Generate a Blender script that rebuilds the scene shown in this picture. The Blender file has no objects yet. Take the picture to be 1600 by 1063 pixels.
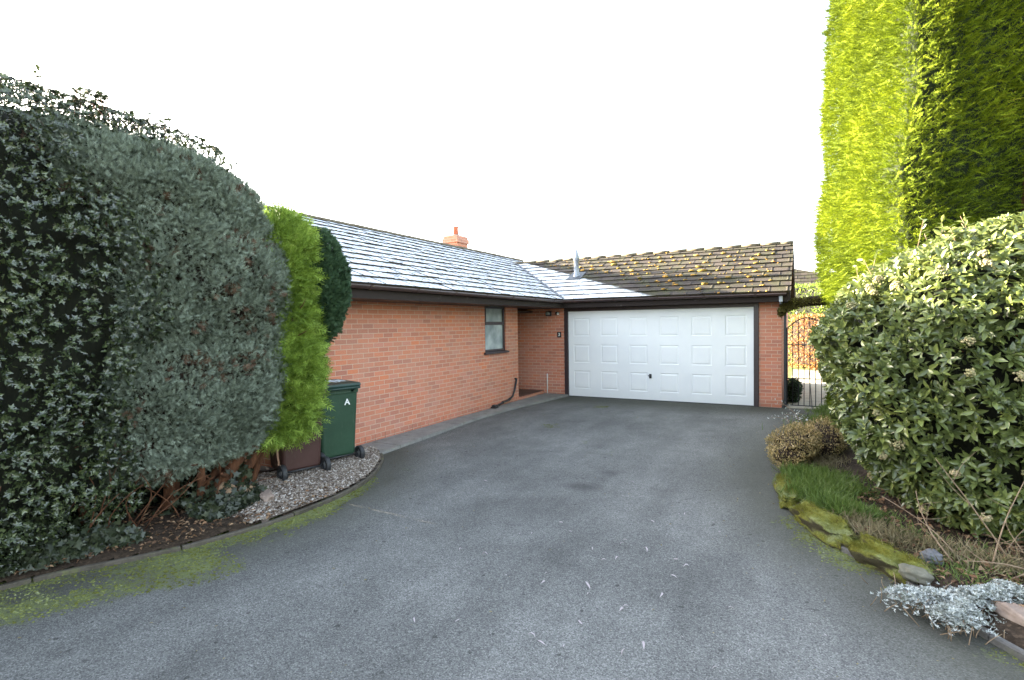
import bpy, bmesh, math, random
import numpy as np
from mathutils import Vector, Matrix, noise as mnoise

# ------------------------------------------------------------------ camera
sc = bpy.context.scene
COL = sc.collection
CAMP = Vector((5.2203, -12.4507, 1.8381))
YAW, PIT, ROL, FPX = -0.502044, 0.029941, -0.015041, 833.12
_r = Vector((math.cos(YAW), -math.sin(YAW), 0))
_f = Vector((math.sin(YAW) * math.cos(PIT), math.cos(YAW) * math.cos(PIT), -math.sin(PIT)))
_u = _r.cross(_f)
R2 = _r * math.cos(ROL) + _u * math.sin(ROL)
U2 = -_r * math.sin(ROL) + _u * math.cos(ROL)
cd = bpy.data.cameras.new("camera")
cam = bpy.data.objects.new("camera", cd)
COL.objects.link(cam)
m = Matrix((R2, U2, -_f)).transposed().to_4x4()
m.translation = CAMP
cam.matrix_world = m
cd.sensor_width = 36
cd.lens = 36 * FPX / 1600
cd.clip_start = 0.05
cd.clip_end = 2000
sc.camera = cam

# ------------------------------------------------------------------ sky, sun, exposure
SUN = Vector((-1.0, 0.03, 0.2235)).normalized()
w = bpy.data.worlds.new("World")
sc.world = w
w.use_nodes = True
wn = w.node_tree.nodes
bg = wn["Background"]
sky = wn.new("ShaderNodeTexSky")
sky.sky_type = 'NISHITA'
sky.sun_disc = False
sky.sun_elevation = math.asin(SUN.z)
sky.sun_rotation = math.atan2(SUN.x, SUN.y)
sky.air_density = 1.0
sky.dust_density = 2.5
sky.ozone_density = 1.0
hs = wn.new('ShaderNodeHueSaturation'); hs.inputs['Saturation'].default_value = .60
w.node_tree.links.new(sky.outputs[0], hs.inputs['Color']); w.node_tree.links.new(hs.outputs[0], bg.inputs[0])
bg.inputs[1].default_value = 0.10
sd = bpy.data.lights.new("sun", 'SUN')
sd.energy = 5.0
sd.angle = math.radians(0.5)
sd.color = (1.0, 0.88, 0.66)
sun = bpy.data.objects.new("sun", sd)
COL.objects.link(sun)
sun.rotation_euler = SUN.to_track_quat('Z', 'Y').to_euler()
sc.view_settings.view_transform = 'Standard'
sc.view_settings.look = 'None'
sc.view_settings.gamma = 1
sc.view_settings.exposure = 3.93
sc.cycles.max_bounces = 6
sc.cycles.diffuse_bounces = 4
sc.cycles.transmission_bounces = 4
sc.cycles.transparent_max_bounces = 8

RNG = np.random.default_rng(7)
random.seed(7)

# ------------------------------------------------------------------ node helper
class NT:
    def __init__(s, name):
        s.m = bpy.data.materials.new(name)
        s.m.use_nodes = True
        s.t = s.m.node_tree
        s.n = s.t.nodes
        s.b = s.n["Principled BSDF"]
    def link(s, a, b): s.t.links.new(a, b)
    def new(s, ty, **kw):
        x = s.n.new(ty)
        for k, v in kw.items(): setattr(x, k, v)
        return x
    def put(s, sock, v):
        if hasattr(v, 'links') or isinstance(v, bpy.types.NodeSocket): s.link(v, sock)
        elif isinstance(v, (tuple, list)) and len(v) == 3 and sock.type == 'RGBA': sock.default_value = (*v, 1)
        else: sock.default_value = v
    def obj(s): return s.new("ShaderNodeTexCoord").outputs['Object']
    def uv(s): return s.new("ShaderNodeTexCoord").outputs['UV']
    def mapping(s, v, scale=(1, 1, 1), rot=(0, 0, 0), loc=(0, 0, 0)):
        x = s.new("ShaderNodeMapping"); s.link(v, x.inputs[0])
        x.inputs['Scale'].default_value = scale; x.inputs['Rotation'].default_value = rot; x.inputs['Location'].default_value = loc
        return x.outputs[0]
    def noise(s, v, scale, detail=4, rough=.55, dist=0):
        x = s.new("ShaderNodeTexNoise"); s.link(v, x.inputs['Vector'])
        x.inputs['Scale'].default_value = scale; x.inputs['Detail'].default_value = detail
        x.inputs['Roughness'].default_value = rough; x.inputs['Distortion'].default_value = dist
        return x.outputs['Fac']
    def voro(s, v, scale, feature='F1', out='Distance'):
        x = s.new("ShaderNodeTexVoronoi"); x.feature = feature
        s.link(v, x.inputs['Vector']); x.inputs['Scale'].default_value = scale
        return x.outputs[out]
    def ramp(s, f, stops):
        x = s.new("ShaderNodeValToRGB"); s.put(x.inputs[0], f)
        e = x.color_ramp.elements
        while len(e) < len(stops): e.new(.5)
        for q, (p, c) in zip(e, stops):
            q.position = p
            q.color = (*c, 1) if isinstance(c, (tuple, list)) else (c, c, c, 1)
        return x.outputs[0]
    def mix(s, f, a, b, mode='MIX'):
        x = s.new("ShaderNodeMix", data_type='RGBA', blend_type=mode)
        s.put(x.inputs[0], f); s.put(x.inputs[6], a); s.put(x.inputs[7], b)
        return x.outputs[2]
    def math(s, op, a, b=0.0, clamp=False):
        x = s.new("ShaderNodeMath", operation=op, use_clamp=clamp)
        s.put(x.inputs[0], a); s.put(x.inputs[1], b)
        return x.outputs[0]
    def island(s): return s.new("ShaderNodeNewGeometry").outputs['Random Per Island']
    def attr(s, n): return s.new("ShaderNodeAttribute", attribute_name=n).outputs['Fac']
    def sep(s, v):
        x = s.new("ShaderNodeSeparateXYZ"); s.link(v, x.inputs[0]); return x.outputs
    def bump(s, h, strength=.4, dist=.01):
        x = s.new("ShaderNodeBump"); s.link(h, x.inputs['Height'])
        x.inputs['Strength'].default_value = strength; x.inputs['Distance'].default_value = dist
        s.link(x.outputs[0], s.b.inputs['Normal'])
    def out(s, col, rough=.7, spec=.5, metal=0, sub=None):
        s.put(s.b.inputs['Base Color'], col); s.put(s.b.inputs['Roughness'], rough)
        s.b.inputs['Specular IOR Level'].default_value = spec; s.b.inputs['Metallic'].default_value = metal
        return s.m

def leaf_mat(name, stops, rough=.5, spec=.4, trans=.25, patch=2.0, var=.5):
    """leaf colour from a random value per leaf, drifting in patches; leaves let some light through"""
    t = NT(name)
    n = t.noise(t.obj(), patch, 2)
    f = t.math('ADD', t.math('MULTIPLY', t.island(), var), t.math('MULTIPLY', t.math('SUBTRACT', n, .25, True), 2 * (1 - var)))
    c = t.ramp(t.math('MINIMUM', f, 1.0), stops)
    t.out(c, rough, spec)
    tr = t.new("ShaderNodeBsdfTranslucent"); t.link(c, tr.inputs[0])
    mx = t.new("ShaderNodeMixShader"); mx.inputs[0].default_value = trans
    t.link(t.b.outputs[0], mx.inputs[1]); t.link(tr.outputs[0], mx.inputs[2])
    t.link(mx.outputs[0], t.n["Material Output"].inputs[0])
    return t.m

def plain(name, col, rough=.5, spec=.5, var=.12, scale=12, metal=0, bump=.1):
    t = NT(name); o = t.obj()
    n = t.noise(o, scale, 5, .65)
    c = t.mix(t.ramp(n, [(.3, 0), (.7, 1)]), tuple(x * (1 - var) for x in col), tuple(min(1, x * (1 + var)) for x in col))
    t.bump(t.noise(o, scale * 8, 3), bump, .003)
    return t.out(c, rough, spec, metal)

M = {}
# brick: UVs are metres on the wall
def brick_mat(name, tint=1.0):
    t = NT(name); uv = t.uv()
    b = t.new("ShaderNodeTexBrick"); t.link(uv, b.inputs['Vector'])
    b.offset = .5; b.squash = 1
    b.inputs['Scale'].default_value = 1
    b.inputs['Brick Width'].default_value = .225; b.inputs['Row Height'].default_value = .075
    b.inputs['Mortar Size'].default_value = .0055; b.inputs['Mortar Smooth'].default_value = .25
    b.inputs['Bias'].default_value = 0
    b.inputs['Color1'].default_value = (0, 0, 0, 1); b.inputs['Color2'].default_value = (1, 1, 1, 1); b.inputs['Mortar'].default_value = (.5, .5, .5, 1)
    bc = t.ramp(b.outputs['Color'], [(0, (.45 * tint, .185, .130)), (.3, (.54 * tint, .205, .125)), (.6, (.60 * tint, .225, .135)), (.85, (.56 * tint, .24, .17)), (1, (.63 * tint, .215, .110))])
    n = t.noise(uv, 1.3, 4)
    bc = t.mix(t.math('MULTIPLY', t.ramp(n, [(.45, 0), (.75, 1)]), .45), bc, (.42, .27, .215))
    fine = t.noise(uv, 90, 3)
    bc = t.mix(.5, bc, t.ramp(fine, [(.25, .55), (.75, 1.3)]), 'MULTIPLY')
    mo = t.mix(t.noise(uv, 9, 3), (.50, .34, .25), (.62, .46, .36))
    c = t.mix(b.outputs['Fac'], bc, mo)
    v = t.sep(uv)
    base = t.math('ADD', v[1], t.math('MULTIPLY', t.noise(uv, 5, 3), .12))
    foot_tone = t.ramp(base, [(.10, .7), (.26, 1.0)])  # brick colour darker towards the foot of the wall
    c = t.mix(.7, c, foot_tone, 'MULTIPLY')
    h = t.math('ADD', t.math('MULTIPLY', b.outputs['Fac'], -1.0), t.math('MULTIPLY', fine, .35))
    t.bump(h, .6, .006)
    return t.out(c, .9, .25)
M['brick'] = brick_mat("brick")
M['brick_low'] = brick_mat("plinth_brick", 1.06)

# concrete roof tiles: with and without hoar frost
def tile_mat(name, frost):
    t = NT(name); o = t.obj(); s = t.sep(o)
    isl = t.island()
    c = t.ramp(isl, [(0, (.022, .017, .015)), (.5, (.034, .026, .023)), (1, (.052, .040, .034))])
    c = t.mix(t.ramp(t.noise(o, 3.5, 4), [(.45, 0), (.62, .7)]), c, (.045, .045, .018))
    c = t.mix(t.ramp(t.noise(o, 40, 3), [(.62, 0), (.70, .5)]), c, (.14, .11, .075))
    rough = .85
    g = t.new("ShaderNodeNewGeometry")
    up = t.math('GREATER_THAN', t.sep(g.outputs['True Normal'])[2], .8)
    n1 = t.noise(t.mapping(o, (1.0, 1.0, 1.0)), 7, 5, .7)
    n2 = t.noise(o, 26, 4, .7)
    cov = t.math('ADD', t.math('MULTIPLY', n1, .6), t.math('MULTIPLY', n2, .4))
    if frost == 'all':
        f = t.ramp(cov, [(.40, 0.0), (.50, 1)])
    else:
        # the frost lies where the sun, passing over the ridge of the wing, has not yet reached
        line = t.math('DIVIDE', t.math('SUBTRACT', 4.035, s[2]), t.math('ADD', s[0], 3.474))
        line = t.math('ADD', line, t.math('MULTIPLY', t.math('SUBTRACT', n1, .5), .02))
        f = t.math('MULTIPLY', t.ramp(line, [(.283, 0), (.291, 1)]), t.ramp(cov, [(.36, .1), (.45, 1)]))
    f = t.math('MULTIPLY', f, up)
    c = t.mix(f, c, (.58, .60, .63))
    t.bump(t.noise(o, 60, 3), .4, .004)
    return t.out(c, rough, .3)
M['tile_frost'] = tile_mat("frosted_roof_tile", 'all')
M['tile'] = tile_mat("roof_tile", 'part')
M['ridge'] = plain("ridge_tile", (.13, .105, .07), .9, .2, .5, 14, bump=.5)
def timber(name, col, rough=.55):
    t = NT(name); o = t.obj()
    g = t.noise(t.mapping(o, (2, 2, 30)), 3, 5, .7)
    c = t.mix(g, tuple(x * .6 for x in col), tuple(x * 1.5 for x in col))
    c = t.mix(t.ramp(t.noise(o, 5, 4, .7), [(.62, 0), (.72, .5)]), c, (.16, .14, .13))
    t.bump(g, .3, .003)
    return t.out(c, rough, .2)
M['fascia'] = timber("dark_stained_timber", (.026, .019, .017), .8)
M['gutter'] = plain("brown_plastic_gutter", (.050, .030, .027), .35, .5, .3, 6)
M['frame'] = plain("brown_window_frame", (.038, .024, .026), .4, .5, .2, 20)
M['soffit'] = timber("soffit_board", (.05, .035, .028))
M['lead'] = plain("lead_flashing", (.05, .055, .065), .5, .5, .3, 20)
M['grey_metal'] = plain("galvanised_metal", (.30, .32, .36), .45, .5, .2, 30, metal=.3)
M['black_plastic'] = plain("black_plastic", (.02, .021, .023), .42, .5, .3, 20)
M['white_plastic'] = plain("white_plastic", (.75, .75, .73), .4, .5, .05, 20)
M['terracotta'] = plain("terracotta", (.50, .19, .12), .85, .3, .2, 20)

t = NT("white_garage_door"); o = t.obj()
gr = t.noise(t.mapping(o, (5, 5, 60)), 6, 5, .7)
n = t.noise(o, 2.2, 4)
c = t.mix(t.ramp(n, [(.3, 0), (.75, 1)]), (.84, .85, .85), (.79, .80, .81))
s = t.sep(o)
c = t.mix(t.ramp(t.math('ADD', s[2], t.math('MULTIPLY', t.noise(o, 6, 4), .3)), [(.12, .35), (.5, 0)]), c, (.60, .61, .60))
t.bump(gr, .35, .002)
M['door'] = t.out(c, .42, .5)
t = NT("obscured_glass"); o = t.obj()
c = t.mix(t.ramp(t.noise(o, 2.6, 3), [(.35, 0), (.7, 1)]), (.19, .23, .235), (.42, .46, .46))
t.bump(t.noise(o, 120, 2), .25, .002)
M['glass'] = t.out(c, .16, .6)

def asphalt():
    t = NT("asphalt"); o = t.obj()
    sp = t.voro(o, 150, out='Color')
    spv = t.sep(sp)[0]
    c = t.ramp(spv, [(0, (.066, .065, .062)), (.35, (.120, .119, .112)), (.75, (.153, .152, .145)), (1, (.23, .228, .215))])
    big = t.noise(o, .55, 5, .6)
    c = t.mix(.75, c, t.ramp(big, [(.3, .66), (.5, .98), (.70, 1.24)]), 'MULTIPLY')
    c = t.mix(.7, c, t.ramp(t.noise(t.mapping(o, (1.6, .35, 1), (0, 0, .25)), 1.4, 5, .6), [(.35, .78), (.65, 1.15)]), 'MULTIPLY')
    mid = t.noise(o, 3.0, 6, .7)
    c = t.mix(.8, c, t.ramp(mid, [(.3, .8), (.7, 1.15)]), 'MULTIPLY')
    fine = t.noise(o, 42, 4, .75)
    c = t.mix(.7, c, t.ramp(fine, [(.3, .78), (.7, 1.18)]), 'MULTIPLY')
    c = t.mix(t.ramp(t.voro(o, 38, out='Color'), [(.93, 0), (.95, .75)]), c, (.035, .034, .032))
    st = t.attr("stain")
    c = t.mix(t.math('MULTIPLY', st, .75), c, (.035, .034, .033))
    ag = t.attr("algae")
    agn = t.math('ADD', ag, t.math('MULTIPLY', t.math('SUBTRACT', mid, .5), .7))
    c = t.mix(t.ramp(agn, [(.15, 0), (.8, .72)]), c, (.050, .050, .036))
    ms = t.attr("moss")
    mn = t.noise(o, 9, 6, .75)
    fm = t.math('ADD', ms, t.math('ADD', t.math('MULTIPLY', t.math('SUBTRACT', mn, .5), 1.6), t.math('MULTIPLY', t.math('SUBTRACT', fine, .5), .9)))
    fmk = t.ramp(fm, [(.45, 0), (.80, .9)])
    mc = t.mix(t.noise(o, 2.4, 3), (.10, .115, .02), (.20, .23, .11))
    mc = t.mix(t.ramp(fine, [(.3, .5), (.7, 0)]), mc, (.07, .08, .02))
    c = t.mix(fmk, c, mc)
    h = t.math('ADD', t.math('MULTIPLY', t.voro(o, 95), .8), t.math('ADD', t.math('MULTIPLY', fine, .8), t.math('MULTIPLY', fmk, 2.5)))
    t.bump(h, .6, .006)
    return t.out(c, .88, .22)
M['asphalt'] = asphalt()
def soil(name, a, b, sc_=14):
    t = NT(name); o = t.obj()
    n = t.noise(o, sc_, 6, .75)
    c = t.ramp(n, [(.3, a), (.7, b)])
    c = t.mix(t.ramp(t.voro(o, 55, out='Color'), [(.6, 0), (.9, .5)]), c, tuple(x * 2.2 for x in b))
    t.bump(n, .8, .03)
    return t.out(c, .95, .15)
M['soil'] = soil("soil", (.018, .013, .009), (.055, .038, .026))
M['ground'] = soil("garden_ground", (.05, .07, .02), (.12, .14, .05), 5)
M['gravel_base'] = soil("gravel_bed", (.07, .055, .045), (.16, .13, .105), 30)
def conc(name, a, b, moss=.3):
    t = NT(name); o = t.obj()
    n = t.noise(o, 4, 6, .7)
    c = t.ramp(n, [(.3, a), (.7, b)])
    c = t.mix(.6, c, t.ramp(t.noise(o, 60, 3), [(.3, .7), (.7, 1.2)]), 'MULTIPLY')
    c = t.mix(t.ramp(t.noise(o, 7, 5, .7), [(.55, 0), (.7, moss)]), c, (.10, .11, .04))
    t.bump(t.noise(o, 80, 3), .4, .004)
    return t.out(c, .9, .3)
M['slab'] = conc("concrete_slab", (.17, .165, .155), (.27, .26, .245), .35)
M['kerb'] = conc("concrete_edging", (.045, .038, .028), (.11, .095, .075), .8)
M['kerb_dark'] = conc("weathered_edging", (.07, .065, .06), (.15, .14, .13), .7)
M['tilefloor'] = conc("porch_quarry_tile", (.09, .05, .04), (.16, .08, .06), 0)
M['pale_paving'] = conc("pale_paving", (.30, .27, .20), (.46, .41, .32), .1)
def mossy(name):
    t = NT(name); o = t.obj()
    n = t.noise(o, 5, 5, .65)
    c = t.ramp(n, [(.32, (.06, .055, .012)), (.45, (.14, .13, .02)), (.55, (.17, .18, .045)), (.68, (.25, .27, .13))])
    f = t.noise(o, 55, 4, .75)
    c = t.mix(.8, c, t.ramp(f, [(.3, .5), (.7, 1.3)]), 'MULTIPLY')
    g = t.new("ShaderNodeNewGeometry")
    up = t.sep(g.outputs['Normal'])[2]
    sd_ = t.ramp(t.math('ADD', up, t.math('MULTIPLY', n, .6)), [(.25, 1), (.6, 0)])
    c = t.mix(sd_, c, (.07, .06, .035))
    t.bump(f, .9, .02)
    return t.out(c, .95, .1)
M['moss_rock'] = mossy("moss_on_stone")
def rockm(name, a, b):
    t = NT(name); o = t.obj()
    n = t.noise(o, 9, 6, .7)
    c = t.ramp(n, [(.3, a), (.7, b)])
    t.bump(t.noise(o, 30, 5, .7), .6, .01)
    return t.out(c, .85, .3)
M['rock_tan'] = rockm("tan_stone", (.20, .12, .07), (.42, .29, .18))
M['rock_pink'] = rockm("pink_stone", (.17, .125, .10), (.29, .225, .185))
M['rock_grey'] = rockm("grey_stone", (.09, .085, .06), (.20, .185, .14))
M['rock_slate'] = rockm("slate_stone", (.07, .07, .075), (.16, .16, .17))
def pebbles():
    t = NT("pebbles")
    c = t.ramp(t.island(), [(0, (.08, .06, .045)), (.3, (.16, .125, .10)), (.6, (.24, .20, .165)), (.85, (.33, .29, .25)), (1, (.50, .46, .42))])
    return t.out(c, .8, .3)
M['pebble'] = pebbles()
def bark(name, a, b):
    t = NT(name); o = t.obj()
    n = t.noise(t.mapping(o, (1, 1, .25)), 28, 5, .7)
    c = t.ramp(n, [(.3, a), (.7, b)])
    t.bump(n, .8, .015)
    return t.out(c, .9, .2)
M['bark'] = bark("red_brown_bark", (.045, .02, .012), (.16, .07, .035))
M['twig'] = bark("pale_twig", (.16, .11, .07), (.30, .22, .15))
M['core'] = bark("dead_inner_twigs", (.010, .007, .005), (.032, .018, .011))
M['core_green'] = bark("inner_shade_foliage", (.004, .005, .003), (.012, .013, .006))  # near-black green: the shade inside the crowns is put into the colour
M['wheel'] = plain("bin_wheel_rubber", (.025, .026, .028), .55, .4, .2, 20)
M['hub'] = plain("grey_wheel_hub", (.15, .155, .165), .5, .5, .1, 20)
M['iron'] = plain("black_painted_iron", (.015, .016, .02), .4, .5, .3, 30)
def binm(name, col):
    t = NT(name); o = t.obj()
    n = t.noise(o, 3, 5, .7)
    c = t.mix(t.ramp(n, [(.35, 0), (.75, 1)]), col, tuple(min(1, x * 1.35 + .006) for x in col))
    c = t.mix(t.ramp(t.noise(t.mapping(o, (6, 6, 1)), 9, 4), [(.60, 0), (.75, .25)]), c, (.14, .14, .11))
    t.bump(t.noise(o, 150, 3), .25, .002)
    return t.out(c, .45, .45)
M['bin_green'] = binm("green_bin_plastic", (.018, .048, .026))
M['bin_green_lid'] = binm("dark_green_lid_plastic", (.012, .034, .026))
M['bin_brown'] = binm("brown_bin_plastic", (.050, .022, .018))
M['frostcap'] = plain("frost_patch", (.62, .68, .74), .7, .3, .1, 40)
M['white_paint'] = plain("white_paint", (.75, .76, .74), .6, .4, .05, 20)

M['holly'] = leaf_mat("holly_leaf", [(0, (.012, .018, .008)), (.4, (.026, .036, .015)), (.7, (.050, .068, .028)), (.9, (.085, .105, .042)), (1, (.17, .18, .055))], .24, .7, .12, 1.5, .75)
M['bluecyp'] = leaf_mat("blue_cypress_spray", [(0, (.07, .085, .055)), (.4, (.150, .180, .130)), (.75, (.225, .265, .205)), (1, (.32, .36, .29))], .6, .3, .15, 1.6, .55)
M['deadspray'] = leaf_mat("brown_dead_spray", [(0, (.05, .03, .018)), (.6, (.11, .07, .045)), (1, (.17, .12, .08))], .8, .2, .1)
M['golden'] = leaf_mat("golden_cypress_spray", [(0, (.05, .085, .016)), (.35, (.155, .24, .035)), (.75, (.30, .41, .07)), (1, (.46, .52, .13))], .55, .3, .3, 3, .5)
M['darkcyp'] = leaf_mat("dark_cypress_spray", [(0, (.02, .045, .022)), (.6, (.045, .085, .04)), (1, (.08, .13, .06))], .6, .3, .2, 3, .6)
M['leyland'] = leaf_mat("leyland_cypress_spray", [(0, (.020, .034, .007)), (.35, (.085, .120, .010)), (.7, (.175, .225, .012)), (.93, (.29, .32, .018)), (1, (.22, .16, .03))], .8, .10, .22, .9, .6)
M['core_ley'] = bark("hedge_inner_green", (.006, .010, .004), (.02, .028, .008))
M['vib'] = leaf_mat("viburnum_leaf", [(0, (.040, .055, .018)), (.4, (.095, .122, .038)), (.75, (.165, .20, .055)), (1, (.30, .30, .08))], .28, .55, .22, 1.5, .7)
M['vibflower'] = leaf_mat("cream_bud", [(0, (.16, .17, .07)), (.5, (.30, .27, .14)), (.8, (.38, .28, .18)), (1, (.48, .42, .28))], .8, .2, .15)
M['ivy'] = leaf_mat("ivy_leaf", [(0, (.010, .014, .007)), (.5, (.022, .030, .014)), (.85, (.045, .055, .026)), (1, (.09, .09, .04))], .45, .5, .12)
M['grass'] = leaf_mat("grass_blade", [(0, (.05, .075, .016)), (.45, (.095, .15, .028)), (.8, (.15, .21, .05)), (1, (.26, .25, .11))], .5, .3, .3)
M['drygrass'] = leaf_mat("dry_grass_blade", [(0, (.08, .065, .03)), (.5, (.18, .15, .08)), (.8, (.28, .23, .14)), (1, (.36, .31, .21))], .8, .2, .2)
M['goldshrub'] = leaf_mat("variegated_leaf", [(0, (.09, .09, .035)), (.35, (.24, .19, .07)), (.7, (.42, .30, .13)), (1, (.55, .46, .27))], .55, .3, .2, 5, .7)
M['silver'] = leaf_mat("silver_leaf", [(0, (.06, .07, .045)), (.25, (.22, .24, .20)), (.6, (.46, .48, .46)), (1, (.68, .69, .68))], .75, .2, .15, 6, .75)
M['beech'] = leaf_mat("copper_beech_leaf", [(0, (.14, .06, .022)), (.5, (.34, .15, .05)), (1, (.50, .30, .12))], .6, .3, .35, 3, .7)
M['laurel'] = leaf_mat("yellow_green_leaf", [(0, (.07, .11, .02)), (.5, (.15, .22, .03)), (1, (.28, .34, .06))], .4, .4, .3, 3, .6)
M['archleaf'] = leaf_mat("arch_climber_leaf", [(0, (.06, .055, .02)), (.5, (.15, .13, .04)), (1, (.28, .25, .08))], .7, .2, .2, 4, .6)
M['litter'] = leaf_mat("dead_leaf", [(0, (.06, .035, .022)), (.5, (.18, .10, .055)), (1, (.30, .20, .12))], .85, .2, .1, 8, .9)
M['paleleaf'] = leaf_mat("pale_dried_leaf", [(0, (.26, .21, .21)), (1, (.50, .44, .45))], .75, .3, .1, 8, .9)
M['roofmoss'] = leaf_mat("roof_moss", [(0, (.08, .08, .02)), (.35, (.26, .17, .04)), (.75, (.48, .26, .07)), (1, (.38, .36, .10))], .95, .1, 0, 1.5, .7)

# ------------------------------------------------------------------ object helpers
def tag(o, label=None, cat=None, group=None, kind=None):
    if label: o["label"] = label
    if cat: o["category"] = cat
    if group: o["group"] = group
    if kind: o["kind"] = kind
    return o
def empty(name, loc=(0, 0, 0), rz=0):
    e = bpy.data.objects.new(name, None)
    COL.objects.link(e); e.location = loc; e.rotation_euler = (0, 0, rz)
    e.empty_display_size = .2
    return e
def link(name, me, mats, parent=None):
    o = bpy.data.objects.new(name, me); COL.objects.link(o)
    for mm in (mats if isinstance(mats, (list, tuple)) else [mats]): me.materials.append(mm)
    if parent: o.parent = parent
    return o
def box_uv(me):
    n = len(me.loops)
    uvl = me.uv_layers.new(name="UVMap") if not me.uv_layers else me.uv_layers[0]
    co = np.empty(len(me.vertices) * 3, 'f'); me.vertices.foreach_get('co', co); co = co.reshape(-1, 3)
    for p in me.polygons:
        a = np.argmax(np.abs(np.array(p.normal)))
        for li in p.loop_indices:
            v = co[me.loops[li].vertex_index]
            uvl.data[li].uv = (v[1], v[2]) if a == 0 else ((v[0], v[2]) if a == 1 else (v[0], v[1]))
def build(name, bm, mats, parent=None, uv=False, smooth=False, bevel=0):
    bmesh.ops.recalc_face_normals(bm, faces=bm.faces)
    me = bpy.data.meshes.new(name); bm.to_mesh(me); bm.free()
    if smooth:
        for p in me.polygons: p.use_smooth = True
    if uv: box_uv(me)
    o = link(name, me, mats, parent)
    if bevel:
        b = o.modifiers.new("bevel", 'BEVEL'); b.width = bevel; b.segments = 2; b.limit_method = 'ANGLE'
    return o
def BM(): return bmesh.new()
def box(bm, x0, x1, y0, y1, z0, z1, mi=0):
    vs = [bm.verts.new(v) for v in ((x0, y0, z0), (x1, y0, z0), (x1, y1, z0), (x0, y1, z0), (x0, y0, z1), (x1, y0, z1), (x1, y1, z1), (x0, y1, z1))]
    for f in ((0, 3, 2, 1), (4, 5, 6, 7), (0, 1, 5, 4), (1, 2, 6, 5), (2, 3, 7, 6), (3, 0, 4, 7)):
        q = bm.faces.new([vs[i] for i in f]); q.material_index = mi
def frame_of(d):
    d = Vector(d).normalized()
    a = Vector((0, 0, 1)) if abs(d.z) < .9 else Vector((1, 0, 0))
    u = d.cross(a).normalized(); return u, d.cross(u).normalized()
def tube(bm, pts, rad, seg=8, mi=0, caps=True):
    pts = [Vector(p) for p in pts]
    if not isinstance(rad, (list, tuple)): rad = [rad] * len(pts)
    rings = []
    for i, p in enumerate(pts):
        d = pts[min(i + 1, len(pts) - 1)] - pts[max(i - 1, 0)]
        u, v = frame_of(d)
        if rings:
            # keep the frame from twisting
            u = (u0 - d.normalized() * u0.dot(d.normalized())).normalized(); v = d.normalized().cross(u)
        u0 = u
        rings.append([bm.verts.new(p + (u * math.cos(a) + v * math.sin(a)) * rad[i]) for a in [2 * math.pi * k / seg for k in range(seg)]])
    for a, b in zip(rings, rings[1:]):
        for k in range(seg):
            f = bm.faces.new((a[k], a[(k + 1) % seg], b[(k + 1) % seg], b[k])); f.material_index = mi; f.smooth = True
    if caps:
        bm.faces.new(rings[0][::-1]).material_index = mi; bm.faces.new(rings[-1]).material_index = mi
def lathe(bm, prof, c, seg=20, mi=0):
    rings = []
    for r, z in prof:
        rings.append([bm.verts.new((c[0] + r * math.cos(2 * math.pi * k / seg), c[1] + r * math.sin(2 * math.pi * k / seg), c[2] + z)) for k in range(seg)])
    for a, b in zip(rings, rings[1:]):
        for k in range(seg):
            f = bm.faces.new((a[k], a[(k + 1) % seg], b[(k + 1) % seg], b[k])); f.material_index = mi; f.smooth = True
    bm.faces.new(rings[0][::-1]).material_index = mi; bm.faces.new(rings[-1]).material_index = mi
def text_obj(name, s, size, loc, rot, mat, parent, depth=.003):
    cu = bpy.data.curves.new(name, 'FONT'); cu.body = s; cu.size = size; cu.extrude = depth
    cu.align_x = 'CENTER'; cu.align_y = 'CENTER'; cu.offset = size * .02
    tmp = bpy.data.objects.new("tmp", cu); COL.objects.link(tmp)
    bpy.context.view_layer.update()
    me = bpy.data.meshes.new_from_object(tmp.evaluated_get(bpy.context.evaluated_depsgraph_get()))
    bpy.data.objects.remove(tmp)
    o = bpy.data.objects.new(name, me); COL.objects.link(o)
    me.materials.clear(); me.materials.append(mat)
    o.location = loc; o.rotation_euler = rot; o.parent = parent
    return o
def np_mesh(name, V, F, mats, parent=None, mi=None, smooth=False):
    """V (n,3), F list of int arrays (k, sides)"""
    me = bpy.data.meshes.new(name)
    F = [f for f in F if len(f)]
    loops = np.concatenate([f.ravel() for f in F]).astype('i')
    tot = np.concatenate([np.full(len(f), f.shape[1]) for f in F]).astype('i')
    st = np.concatenate([[0], np.cumsum(tot)[:-1]]).astype('i')
    me.vertices.add(len(V)); me.vertices.foreach_set('co', np.asarray(V, 'f').ravel())
    me.loops.add(len(loops)); me.loops.foreach_set('vertex_index', loops)
    me.polygons.add(len(tot)); me.polygons.foreach_set('loop_start', st); me.polygons.foreach_set('loop_total', tot)
    if mi is not None: me.polygons.foreach_set('material_index', np.asarray(mi, 'i'))
    if smooth: me.polygons.foreach_set('use_smooth', np.ones(len(tot), bool))
    me.update(calc_edges=True); me.validate()
    return link(name, me, mats, parent)

# ---- value noise for numpy
def vnoise(P, scale, seed=0):
    P = np.asarray(P) * scale + seed * 17.31
    i = np.floor(P).astype(np.int64); f = P - i; f = f * f * (3 - 2 * f)
    def h(a):
        n = (a[:, 0] * 73856093) ^ (a[:, 1] * 19349663) ^ (a[:, 2] * 83492791) ^ (seed * 2654435)
        n = (n ^ (n >> 13)) * 1274126177
        return ((n ^ (n >> 16)) & 0xffff) / 65535.0
    r = 0
    for dx in (0, 1):
        for dy in (0, 1):
            for dz in (0, 1):
                wt = (f[:, 0] if dx else 1 - f[:, 0]) * (f[:, 1] if dy else 1 - f[:, 1]) * (f[:, 2] if dz else 1 - f[:, 2])
                r = r + wt * h(i + np.array([dx, dy, dz]))
    return r * 2 - 1

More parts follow.
